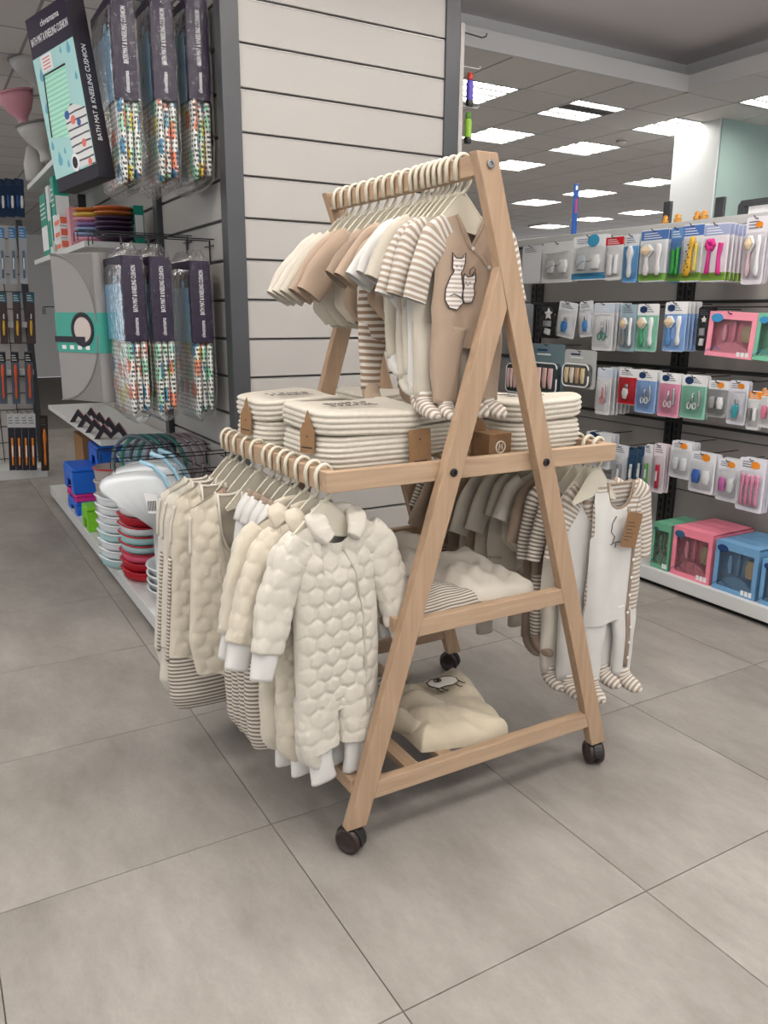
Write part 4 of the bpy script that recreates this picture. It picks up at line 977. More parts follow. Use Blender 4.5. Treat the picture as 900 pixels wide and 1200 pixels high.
# ------------------------------------------------------------------ goods on the gondola's aisle side
AI = -math.pi/2                             # facing the aisle: local -y looks along world -x
m_wire = mk('black_wire', (26, 26, 27), 0.35, 0.5, metal=0.4)
m_purple = mk('plum_card', (34, 23, 46), 0.5, 0.3)
m_plumdk = mk('plum_black_card', (24, 18, 30), 0.45, 0.4)
m_sky = mk('sky_blue_card', (124, 178, 214), 0.5, 0.4)
m_film = mat_film('clear_film', 0.5, 0.012)
m_wht = mk('white_ink', (240, 240, 240), 0.6)
m_aqua = mk('aqua_card', (172, 216, 214), 0.5, 0.4)
m_teal = mk('teal_card', (22, 150, 128), 0.5, 0.4)
m_tealdrop = mk('drop_blue', (104, 170, 192), 0.5)
def mat_bath():
    m = bpy.data.materials.new('perforated_bath_mat'); m.use_nodes = True
    nt = m.node_tree; b = nt.nodes['Principled BSDF']; L = nt.links.new; N = nt.nodes.new
    tc = N('ShaderNodeTexCoord'); oi = N('ShaderNodeObjectInfo'); mu = N('ShaderNodeMath'); mu.operation = 'MULTIPLY'; mu.inputs[1].default_value = 31.0; L(oi.outputs['Random'], mu.inputs[0])
    va = N('ShaderNodeVectorMath'); va.operation = 'ADD'; L(tc.outputs['UV'], va.inputs[0]); cb = N('ShaderNodeCombineXYZ'); L(mu.outputs[0], cb.inputs[0]); L(va.outputs[0], cb.inputs[1]) if False else None; L(cb.outputs[0], va.inputs[1])
    v1 = N('ShaderNodeTexVoronoi'); v1.voronoi_dimensions = '2D'; v1.inputs['Scale'].default_value = 9; v1.inputs['Randomness'].default_value = 0.65; L(va.outputs[0], v1.inputs['Vector'])
    sp = N('ShaderNodeSeparateColor'); L(v1.outputs['Color'], sp.inputs[0])
    cr = N('ShaderNodeValToRGB'); cr.color_ramp.interpolation = 'CONSTANT'; el = cr.color_ramp.elements
    cols = [(0, (226, 128, 98)), (.2, (76, 140, 178)), (.38, (150, 208, 178)), (.56, (226, 206, 70)), (.66, (150, 208, 178)), (.82, (232, 140, 110))]
    el[0].position = 0; el[0].color = lin(cols[0][1]); el[1].position = .2; el[1].color = lin(cols[1][1])
    for p, c in cols[2:]: q = el.new(p); q.color = lin(c)
    L(sp.outputs[0], cr.inputs[0])
    ms = N('ShaderNodeMath'); ms.operation = 'LESS_THAN'; L(v1.outputs['Distance'], ms.inputs[0]); ms.inputs[1].default_value = 0.36
    mx = N('ShaderNodeMix'); mx.data_type = 'RGBA'; L(ms.outputs[0], mx.inputs[0]); mx.inputs[6].default_value = lin((226, 226, 220)); L(cr.outputs[0], mx.inputs[7])
    v2 = N('ShaderNodeTexVoronoi'); v2.voronoi_dimensions = '2D'; v2.inputs['Scale'].default_value = 46; v2.inputs['Randomness'].default_value = 0.12; L(tc.outputs['UV'], v2.inputs['Vector'])
    mr = N('ShaderNodeMapRange'); L(v2.outputs['Distance'], mr.inputs[0]); mr.inputs[1].default_value = 0.24; mr.inputs[2].default_value = 0.34
    mx2 = N('ShaderNodeMix'); mx2.data_type = 'RGBA'; L(mr.outputs[0], mx2.inputs[0]); mx2.inputs[6].default_value = lin((74, 74, 72)); L(mx.outputs[2], mx2.inputs[7])
    L(mx2.outputs[2], b.inputs['Base Color']); b.inputs['Roughness'].default_value = 0.6
    bp = N('ShaderNodeBump'); bp.inputs['Distance'].default_value = 0.002; L(mr.outputs[0], bp.inputs['Height']); L(bp.outputs[0], b.inputs['Normal'])
    return m
m_bath = mat_bath()
TEXT1 = 'BATH MAT & KNEELING CUSHION'
def bath_mat(loc, label, w=.40, d=.085, H=.77, head=.40, seed=0, rz=AI, tab=True, group='bagged bath mats'):
    """folded bath mat in a clear bag with a plum header card; origin at the top centre"""
    t = thing('bagged_bath_mat', label, 'bath mat', loc, group=group, rot=(0, 0, rz))
    n = 3; th = d/n*1.12
    for k in range(n):
        y = -th*n/2+th*(k+.5); off = (.012, -.004, .006)[k]
        b = MB(); rings = []
        for z in np.linspace(-.06, -H+.02+.01*k, 22):
            f = (z+.06)/(-H+.08); ww = (w/2*(1-.06*max(0, f-.8)*5*(f > .8)) + .004*math.sin(18*z+k+seed) if z < -head else w/2-.03)
            tt = th*.52*(1 if f < .96 else .6)
            a = np.linspace(0, 2*math.pi, 26, endpoint=False); ca, sa = np.cos(a), np.sin(a)
            rings.append(np.stack([off+np.sign(ca)*np.abs(ca)**.25*ww, y+np.sign(sa)*np.abs(sa)**.7*tt, np.full(26, z)], 1))
        b.rings(rings).build('mat_fold', m_bath, t, smooth=True)
    hd = MB().box(-w/2-.006, w/2+.004, -d/2-.012, d/2+.004, -head, -.012).build('header_card', m_purple, t, bevel=.002)
    MB().box(-w/2+.0, w/2-.03, -d/2-.014, -d/2-.0125, -head+.002, -head*.34).build('blue_panel', m_sky, hd)
    MB().tube([(.09+.013*math.cos(a), -d/2-.015, -head*.30+.016*math.sin(a)) for a in np.linspace(0, 6.283, 14)], .004, 6).build('logo_ring', m_sky, hd)
    text('header_text', TEXT1, m_wht, hd, (w/2+.0055, -.0, -head*.40), (math.pi/2, -math.pi/2, math.pi/2), .030, head*.52)
    text('header_brand', 'clevamama', m_wht, hd, (w/2+.0055, -.0, -head*.83), (math.pi/2, -math.pi/2, math.pi/2), .028, head*.20)
    # bag
    rings = []
    for z, sx, sy in ((.045, .92, .10), (.02, 1.0, .35), (-.01, 1.03, .9), (-.10, 1.04, 1.25), (-.35, 1.04, 1.25), (-.62, 1.05, 1.18), (-H+.02, 1.02, 1.05), (-H-.015, .8, .5), (-H-.03, .5, .12)):
        P = rrect(w/2*sx+.006, (d/2+.006)*sy+.002, min(.02, (d/2+.012)*sy), 4)
        rings.append([(x+.004*math.sin(z*40+y*60), y+.003*math.sin(x*40+z*30), z) for x, y in P])
    MB().rings(rings, True, False, False).build('clear_bag', m_film, t, smooth=True)
    if tab:
        MB().prism([(-.012, .03), (.012, .03), (.010, .075), (.016, .095), (-.016, .095), (-.010, .075)], 1, -.003, .003).build('hang_tab', m_purple, t)
    return t
for i, (x, lab) in enumerate(((.115, 'bagged bath mat foremost on the lower hook beside the grey mat'), (.245, 'bagged bath mat between two others on the lower hook'), (.435, 'bagged bath mat against the slatwall on the lower hook'))):
    bath_mat((x, 2.83, 1.835-.012*(i == 2)), lab, seed=i, group='bagged bath mats on the lower hooks')
for i, (x, lab) in enumerate(((.145, 'bagged bath mat beside the plum box on the upper hook'), (.315, 'middle bagged bath mat on the upper hook'), (.475, 'bagged bath mat against the slatwall on the upper hook'))):
    bath_mat((x, 2.83, 2.91+.02*i), lab, seed=i+5, tab=False, H=.79, head=.43, group='bagged bath mats on the upper hooks')
# hooks are parts of the gondola
def wire_hook(y, z, x0=.56, x1=-.02, w=.05):
    b = MB()
    for s in (-1, 1): b.tube([(x0, y+s*w, z), (x1, y+s*w, z), (x1-.006, y+s*w, z-.012), (x1-.006, y+s*w, z-.05)], .0028, 6)
    b.tube([(x1+.06, y-w, z), (x1+.06, y+w, z)], .0028, 6); b.tube([(x0-.01, y-w-.02, z-.03), (x0-.01, y+w+.02, z-.03)], .004, 6)
    b.tube([(x0-.008, y, z), (x0-.008, y, z-.12)], .004, 6)
    gb(b, 'wire_hook', m_wire)
for y, z in ((2.83, 1.925), (2.83, 2.97), (2.72, .86), (3.05, .86), (3.2, 1.97), (4.6, 1.6)): wire_hook(y, z)
wire_hook(2.75, .765, x1=.1); 
# plum box with a bath mat picture
bxp = thing('bath_mat_box', 'tilted plum and aqua box printed with a bath mat picture', 'box', (-.052, 2.878, 2.143), rot=Matrix.Rotation(-1.168, 3, 'Z').to_4x4().to_3x3().__matmul__(Matrix.Rotation(-.129, 3, 'Y')).__matmul__(Matrix.Rotation(.044, 3, 'X')).to_euler())
w, h, d = .334, .755, .091
MB().box(-w/2, w/2, 0, d, 0, h).build('carton', m_plumdk, bxp, bevel=.002)
MB().box(-w/2+.001, w/2-.001, -.0012, -.0002, h-.17, h-.001).build('plum_band', m_purple, bxp)
MB().box(-w/2+.001, w/2-.001, -.0012, -.0002, .06, h-.17).build('aqua_panel', m_aqua, bxp)
text('box_brand', 'clevamama', m_wht, bxp, (.02, -.002, h-.05), (math.pi/2, 0, 0), .04, .15)
text('box_title', TEXT1, m_wht, bxp, (-.0, -.002, h-.105), (math.pi/2, 0, 0), .046, .30)
text('side_title', TEXT1, m_wht, bxp, (w/2+.001, d*.5, h*.48), (math.pi/2, -math.pi/2, math.pi/2), .034, .40)
m_knit = mk('mint_knit', (150, 216, 190), .7, stripe=((190, 236, 214), .02, .5, .1)); m_knit2 = mk('wave_print', (228, 228, 226), .7, stripe=((70, 72, 84), .034, .22, .04))
b = MB(); P = [(-.13, .24), (.05, .20), (.075, .50), (-.10, .50)]
b.add([(x, -.0022, z) for x, z in P], [(0, 1, 2, 3)], [tuple(P)]); b.build('mint_mat', m_knit, bxp)
MB().tube([(x, -.003, z) for x, z in P[2:]+P[:1]], .004, 5).build('mat_edge', m_plumdk, bxp)
b = MB(); P = [(.02, .07), (.165, .06), (.165, .30), (.06, .34), (.0, .30)]
b.add([(x, -.0026, z) for x, z in P], [(0, 1, 2, 3, 4)], [tuple(P)]); b.build('wave_mat', m_knit2, bxp)
m_coral = mk('coral_print', (226, 120, 108), .6); m_navy = mk('navy_print', (50, 92, 150), .6)
for i, (x, z, r) in enumerate(((.06, .27, .02), (.11, .16, .018), (.13, .075, .016), (.02, .30, .02), (.10, .25, .016))):
    MB().lathe([(.001, 0), (r, 0)], 8, cap=False).build('print_spot', (m_coral, m_coral, m_coral, m_navy, m_navy)[i], bxp, loc=(x, -.0034, z), rot=(math.pi/2, 0, 0))
for i, (x, z, r) in enumerate(((-.12, .50, .02), (.12, .55, .018), (-.13, .36, .016), (.14, .43, .012), (-.10, .13, .022), (-.04, .10, .012), (-.05, .16, .010), (-.14, .2, .014), (.06, .56, .010))):
    MB().prism([(r*math.cos(a)*.8, r*math.sin(a)) for a in np.linspace(-3.6, .5, 12)]+[(0, r*2)], 1, -.0018, -.0012).build('print_drop', m_tealdrop, bxp, loc=(x, 0, z))
MB().prism([(-.045, 0), (.045, 0), (.045, .07), (-.045, .07)], 1, -.0026, -.002).build('white_callout', m_wht, bxp, loc=(-.06, 0, .51))
b = MB()
for k in range(4): b.box(-.03, .03, -.0032, -.0027, .012+.014*k, .017+.014*k)
b.build('callout_print', m_coral, bxp, loc=(-.06, 0, .51))
MB().lathe([(.001, 0), (.03, 0), (.03, .003), (.022, .004)], 16, sy=1.3).build('badge', m_wht, bxp, loc=(.02, -.003, .095), rot=(math.pi/2, 0, 0))
MB().lathe([(.001, 0), (.02, 0)], 14, sy=1.3, cap=False).build('badge_photo', m_plumdk, bxp, loc=(.02, -.0075, .095), rot=(math.pi/2, 0, 0))
# grey anti-slip mats with a teal sleeve
m_gm = mk('grey_foam', (152, 149, 147), 0.75, 0.3, bump=(700, 0.0008)); m_gm2 = mk('grey_foam_ribbed', (132, 129, 127), 0.75, 0.3, bump=(900, 0.0016), rand=0)
m_tsl = mk('teal_sleeve', (64, 156, 140), 0.5)
def grey_mat(x, y, z, label, rz):
    t = thing('anti_slip_mat', label, 'bath mat', (x, y, z), rz)
    w, h, d = .36, .74, .085
    MB().prism(rrect(w/2, d/2, .03, 5), 2, -h, 0).build('mat_roll', m_gm, t, bevel=.004)
    arc = [(-w/2+.004, 0.0)] + [(-w/2+.02+.30*math.sin(a), -.30+.30*math.cos(a)) for a in np.linspace(.05, math.pi/2-.05, 10)]
    for s, z0 in ((1, 0), (-1, -h)):
        P = [(-w/2+.02+.31*math.sin(a), z0+s*(-.34+.34*math.cos(a))) for a in np.linspace(0, math.pi/2, 12)]
        MB().tube([(x_, -d/2-.001, z_) for x_, z_ in P], .006, 6).build('arc_groove', m_gm2, t)
        MB().prism([(-w/2+.03, z0-s*.005)] + [(x_, z_) for x_, z_ in P[1:]] + [(w/2-.03, z0-s*.34), (w/2-.03, z0-s*.005)], 1, -d/2-.0015, -d/2+.001).build('ribbed_field', m_gm2, t)
    sl = MB().prism(rrect(w/2+.003, d/2+.004, .032, 5), 2, -.49, -.29).build('teal_sleeve', m_tsl, t)
    a = np.linspace(0, 6.283, 26)
    MB().tube([(.045+.075*math.cos(q), -d/2-.006, -.375+.075*math.sin(q)) for q in a], .012, 8, ry=.003).build('photo_ring', m_plumdk, sl)
    MB().lathe([(.001, 0), (.068, 0)], 20, cap=False).build('photo', mk('photo_pale', (206, 192, 184), .5), sl, loc=(.045, -d/2-.0055, -.375), rot=(math.pi/2, 0, 0))
    MB().box(-w/2+.01, .06, -d/2-.0075, -d/2-.006, -.44, -.41).build('label_bar', m_plumdk, sl)
    b = MB()
    for k in range(4): b.box(-.12+.06*k, -.09+.06*k, -d/2-.0065, -d/2-.005, -.475, -.455)
    b.build('label_icons', m_wht, sl)
    return t
grey_mat(-.03, 3.16, 1.855, 'grey foam bath mat in a teal paper sleeve, hanging in front', -1.05)
grey_mat(.115, 3.22, 1.845, 'grey foam bath mat hidden behind the teal-sleeved one', -1.1)

# ---- potties, cartons and bowls on the shelves
colm_o = mk('olive_plastic', (110, 120, 50), .5); m_pink = mk('pink_plastic', (214, 150, 160), 0.4, 0.5); m_lgr = mk('light_grey_plastic', (186, 184, 180), 0.4, 0.5)
def bowl(x, y, z, mat, label, tilt, rim=None, s=1.0):
    t = thing('potty_bowl', label, 'potty', (x, y, z), rot=tilt)
    MB().lathe([(.05*s, 0), (.052*s, .02*s), (.04*s, .06*s), (.045*s, .10*s), (.10*s, .16*s), (.14*s, .24*s), (.15*s, .30*s), (.142*s, .30*s), (.12*s, .22*s), (.02*s, .15*s)], 28).build('bowl', mat, t, smooth=True)
    MB().tube([(.152*s*math.cos(a), .152*s*math.sin(a), .30*s) for a in np.linspace(0, 6.283, 30)], .010*s, 8).build('rim', rim or mat, t, smooth=True)
    return t
m_grm = mk('grey_rim', (120, 118, 116), .5)
bowl(.20, 5.42, 2.64, m_lgr, 'grey potty at the bottom of the potty tower above the white shelf', (0, -.25, 0), m_grm, .85)
bowl(.10, 5.55, 2.86, m_pink, 'pink potty between two grey ones in the potty tower', (0, -.25, 0), None, .85)
bowl(.20, 5.50, 3.10, m_lgr, 'grey potty topping the potty tower beside the plum box', (0, -.25, 0), m_grm, .85)
t = thing('bath_toy_bag', 'pale grey bath toy standing at the end of the upper white shelf', 'bath toy', (.16, 5.75, 2.5405))
MB().lathe([(.06, 0), (.075, .01), (.08, .12), (.05, .24), (.03, .26)], 20).build('toy_body', m_lgr, t, smooth=True); MB().lathe([(.03, .26), (.035, .27), (.02, .30)], 14).build('toy_cap', colm_o, t, smooth=True)
def carton(x, y, z, w, d, h, mat, band, label, rz=AI, tilt=0.0, cat='box', name='carton_box', win=None, group=None):
    t = thing(name, label, cat, (x, y, z), group=group, rot=(0, tilt, rz))
    MB().box(-w/2, w/2, -d/2, d/2, 0, h).build('carton', mat, t, bevel=.002)
    if band:
        MB().box(-w/2+.004, w/2-.004, -d/2-.0012, -d/2-.0003, h*.12, h*.5).build('front_print', band, t)
        MB().box(w/2+.0002, w/2+.0012, -d/2+.006, d/2-.006, h*.2, h*.75).build('side_print', band, t)
        q = MB()
        for k in range(4): q.box(-w/2+.012, w/2-.02-.01*k, -d/2-.002, -d/2-.001, h*(.62+.07*k), h*(.62+.07*k)+h*.02)
        q.build('print_lines', m_wht, t)
    return t
m_cor = mk('coral_card', (230, 112, 84), .5)
carton(.22, 5.62, 1.972, .30, .10, .46, m_teal, m_wht, 'teal upright carton at the far end of the middle white shelf')
carton(.20, 5.22, 1.972, .12, .10, .47, mk('white_card', (228, 228, 226), .5), m_teal, 'white upright carton between teal ones')
carton(.20, 4.98, 1.972, .14, .10, .50, m_teal, m_wht, 'teal upright carton beside the coral boxes')
for k in range(3): carton(.20, 4.70, 1.972+.075*k, .20, .16, .073, mk('white_card', (228, 228, 226), .5), m_cor, 'flat white and coral box in the stack of three', group='stack of coral boxes')
carton(.22, 4.38, 1.972, .10, .16, .24, m_pink, None, 'pink tilted carton by the stacked bowls', tilt=0, name='pink_carton')
colr = [('pink_bowl', (222, 150, 170)), ('blue_bowl', (150, 170, 206)), ('lilac_bowl', (150, 120, 170)), ('amber_bowl', (196, 116, 56)), ('plum_bowl', (84, 58, 84)), ('aubergine_bowl', (66, 44, 70)), ('orange_bowl', (206, 110, 60)), ('yellow_bowl', (226, 196, 90))]
for st, (x, y, seq) in enumerate(((.24, 4.10, (0, 1, 1, 2, 0, 7, 3)), (.33, 3.93, (5, 4, 5, 4, 5, 3, 6)))):
    for k, c in enumerate(seq):
        t = thing('plastic_bowl', '%s plastic bowl in the %s stack, level %s from the shelf' % (colr[c][0].split('_')[0], ('pastel', 'dark')[st], ('one', 'two', 'three', 'four', 'five', 'six', 'seven')[k]), 'bowl', (x, y, 1.971+.028*k), group='stacked plastic bowls')
        MB().lathe([(.05, 0), (.06, .004), (.10, .03), (.115, .038), (.118, .034), (.102, .026), (.06, 0.002)], 24).build('bowl', mk(colr[c][0], colr[c][1], .35, .5), t, smooth=True)
carton(.46, 3.90, 1.972, .08, .06, .22, m_teal, m_wht, 'slim teal carton at the end of the middle white shelf')
# little zigzag packs on the low shelf
for i in range(4):
    t = thing('zigzag_pack', 'small pink and black zigzag-printed pack on the low white shelf', 'pack', (.20, 4.75-.30*i, .801), -.35, group='zigzag packs on the low shelf')
    for k, mm in enumerate((m_plumdk, mk('magenta_card', (200, 40, 110), .5), m_wht)):
        o = .02*k
        MB().prism([(-.10, 0), (-.04, .09), (0, .035), (.05, .10), (.11, 0), (.08, 0), (.05, .05), (0, .0), (-.04, .045), (-.07, 0)], 1, -.03+o, -.012+o).build('zigzag_panel', mm, t)
# ---- things on the plinth
ZP = .1055
carton(.36, 5.35, ZP, .40, .25, .52, mk('brown_card', (150, 112, 74), .8), None, 'plain brown cardboard carton standing on the plinth under the low shelf')
m_blue = mk('bright_blue_plastic', (28, 104, 214), 0.4, 0.5); m_mag = mk('magenta_plastic', (216, 52, 150), 0.4); m_lime = mk('lime_plastic', (128, 204, 46), 0.4); m_tau = mk('taupe_plastic', (184, 170, 164), 0.45, 0.5); m_red = mk('red_plastic', (176, 24, 40), 0.4); m_wp = mk('white_plastic', (226, 230, 232), 0.25, 0.55, coat=.3); m_mint = mk('mint_plastic', (176, 214, 214), .4); m_rose = mk('rose_plastic', (216, 96, 126), .4)
def stool(x, y, z, w, d, h, mat, label, name='step_stool'):
    t = thing(name, label, 'step stool', (x, y, z), AI)
    MB().box(-w/2, w/2, -d/2, d/2, h-.03, h).build('top_plate', mat, t, bevel=.012, seg=3)
    b = MB(); b.prism([(-w/2*.96, h-.03), (-w/2*1.06, 0), (-w*.28, 0), (-w*.2, h*.45), (w*.2, h*.45), (w*.28, 0), (w/2*1.06, 0), (w/2*.96, h-.03)], 1, -d/2*.98, -d/2*.98+.012); b.build('front_apron', mat, t, bevel=.004)
    b = MB(); b.prism([(-w/2*.96, h-.03), (-w/2*1.06, 0), (-w*.28, 0), (-w*.2, h*.45), (w*.2, h*.45), (w*.28, 0), (w/2*1.06, 0), (w/2*.96, h-.03)], 1, d/2*.98-.012, d/2*.98); b.build('back_apron', mat, t, bevel=.004)
    for s in (-1, 1):
        b = MB(); b.prism([(-d/2, h-.03), (-d/2, 0), (d/2, 0), (d/2, h-.03)], 0, s*w/2*.97-.006, s*w/2*.97+.006); b.build('side_panel', mat, t, bevel=.003)
    return t
stool(.22, 4.95, ZP, .36, .26, .10, m_blue, 'bright blue step stool at the bottom of the blue pile')
stool(.22, 4.95, ZP+.102, .36, .26, .06, m_mag, 'magenta step stool between two blue ones')
stool(.22, 4.95, ZP+.164, .38, .28, .19, m_blue, 'tall bright blue step stool on top of the magenta one')
stool(.36, 4.85, ZP+.356, .30, .22, .16, m_blue, 'small blue step stool topping the pile')
stool(.15, 4.36, ZP, .20, .14, .17, m_lime, 'lime green step stool beside the taupe buckets')
for k in range(4):
    t = thing('nappy_bucket', 'tall taupe plastic bucket nested in a stack on the plinth', 'bucket', (.20, 3.93, ZP+.085*k), group='nested taupe buckets')
    MB().lathe([(.085, 0), (.09, .01), (.105, .22), (.112, .24), (.112, .25), (.104, .25), (.088, .02), (.01, .015)], 28, sy=1.15).build('bucket', m_tau, t, smooth=True)
    MB().tube([(.112*math.cos(a), .128*math.sin(a), .245) for a in np.linspace(0, 6.283, 28)], .006, 6).build('rim', m_red if k == 3 else m_tau, t, smooth=True)
seqs = [m_wp, m_wp, m_mint, m_wp, m_wp, m_wp, m_wp, m_wp]
for st, (x, y, mats) in enumerate(((.16, 3.42, [m_mint, m_wp, m_wp, m_mint, m_wp, m_wp, m_wp, m_wp]), (.22, 3.12, [m_red, m_red, m_rose, m_mint, m_mint, m_wp, m_red, m_wp, m_wp]))):
    for k, mm in enumerate(mats):
        t = thing('toilet_trainer', '%s toilet-trainer seat in the %s nested pile on the plinth' % ({'white_plastic': 'white', 'mint_plastic': 'mint', 'red_plastic': 'red', 'rose_plastic': 'rose'}[mm.name], ('pale', 'red-edged')[st]), 'toilet seat', (x, y, ZP+.052*k), AI, group='nested toilet-trainer seats')
        rr = []
        for r, z in ((.06, 0), (.10, .0), (.128, .022), (.14, .055), (.135, .062), (.115, .05), (.07, .02)):
            rr.append([((r*math.cos(a))*1.0, r*math.sin(a)*(1.25 if math.sin(a) > 0 else 1.0)-.02, z+.02*max(0, -math.sin(a))**4*(z > .03)) for a in np.linspace(0, 6.283, 28, endpoint=False)])
        MB().rings(rr, True, False, False).build('seat_ring', mm, t, smooth=True)
        MB().tube([(.142*math.cos(a), .142*math.sin(a)*(1.25 if math.sin(a) > 0 else 1.0)-.02, .058+.02*max(0, -math.sin(a))**4) for a in np.linspace(0, 6.283, 26)], .006, 6).build('seat_edge', (m_red if st and k < 7 else m_wp), t, smooth=True)
for k in range(4):
    t = thing('wash_basin', 'white oval wash basin nested at the plinth end', 'basin', (.24, 2.66, ZP+.04*k), AI, group='nested white basins')
    MB().lathe([(.10, 0), (.12, .005), (.155, .075), (.172, .09), (.176, .084), (.16, .072), (.125, .01), (.01, .006)], 30, sx=1.0, sy=.85).build('basin', m_wp, t, smooth=True)
# white bath supports hanging on hooks, light blue rims
m_lblue = mk('pale_blue_rim', (160, 200, 222), 0.35, .5); m_stk = mk('sticker_white', (240, 240, 240), .5)
def bath_seat(x, y, z, label, k=0, rim=None, body=None, depth=.15):
    """moulded baby bath support: tall curved shell, hung on a hook; profile in local x-z, origin at its hung top"""
    t = thing('baby_bath_support', label, 'baby bath', (x, y, z), -.22, group='white baby bath supports')
    prof = [(-.34, -.085), (-.33, -.045), (-.27, -.02), (-.16, -.012), (-.06, -.012), (.0, -.04), (.035, -.14), (.06, -.28), (.075, -.44), (.07, -.56), (.04, -.60), (-.05, -.60), (-.095, -.585), (-.10, -.55), (-.07, -.50), (-.045, -.44), (-.045, -.36), (-.08, -.27), (-.14, -.185), (-.22, -.135), (-.30, -.105)]
    P = np.array(prof); c = P.mean(0); rings = []
    for q, s in ((-.5, .90), (-.47, .97), (-.40, 1.0), (0, 1.015), (.40, 1.0), (.47, .97), (.5, .90)):
        rings.append([(c[0]+(p[0]-c[0])*s, q*depth, c[1]+(p[1]-c[1])*s) for p in P])
    MB().rings(rings, True, True, True).build('shell', body or m_wp, t, smooth=True, subsurf=1)
    rp = [(-.14, -.52*depth, .055), (-.08, -.52*depth, .03), (-.03, -.52*depth, -.03), (.01, -.52*depth, -.13), (.035, -.52*depth, -.24), (.05, -.52*depth, -.34)]
    MB().tube(rp, .011, 8).build('rim', rim or m_lblue, t, smooth=True)
    b = MB()
    for j in range(2):
        MB().prism([(-.13+.09*j, -.10), (-.07+.09*j, -.11), (-.055+.09*j, -.21), (-.115+.09*j, -.20)], 1, -.5*depth-.012, -.5*depth-.010).build('sticker', m_stk, t)
    for j in range(2):
        for i in range(7): b.box(-.115+.09*j+.006*i, -.112+.09*j+.006*i, -.5*depth-.0135, -.5*depth-.0122, -.19, -.14)
    b.build('barcode', m_ink, t)['kind'] = 'stuff'
    return t
bath_seat(.225, 2.62, .815, 'white moulded baby bath support with pale blue rim, foremost on its hook')
bath_seat(.315, 2.775, .825, 'white moulded baby bath support with barcode sticker, second on its hook')
bath_seat(.395, 2.93, .815, 'white moulded baby bath support half hidden beside the slatwall')
# oval rings of bath seats hanging behind
for i in range(7):
    mm = [mk('slate_ring', (92, 108, 116), .4), mk('sea_green_ring', (70, 130, 122), .4), m_lblue, mk('mauve_ring', (150, 132, 138), .4)][(0, 1, 0, 1, 3, 3, 3)[i]]
    t = thing('bath_ring_seat', 'hanging %s bath ring seat beside the slatwall' % ('slate', 'sea green', 'slate', 'sea green', 'mauve', 'mauve', 'mauve')[i], 'bath seat', (.20+.045*i, 3.22-.012*i, .88), -.9, group='hanging bath ring seats')
    MB().tube([(.16*math.cos(a), 0, -.14+.16*math.sin(a)) for a in np.linspace(0, 6.283, 34)], .011, 8).build('ring', mm, t, smooth=True)
    MB().tube([(-.12, 0, -.24), (0, .04, -.30), (.12, 0, -.24)], .013, 8).build('cross_bar', mm, t, smooth=True)
t = thing('baby_bath', 'pale blue baby bath tub lying behind the white bath supports', 'baby bath', (.30, 3.45, .70), AI)
MB().lathe([(.13, -.10), (.16, -.09), (.23, .03), (.25, .055), (.252, .045), (.235, .03), (.165, -.08), (.01, -.09)], 32, sx=1.0, sy=.6).build('tub', mk('pale_blue_plastic', (176, 202, 222), .3, .5), t, smooth=True)
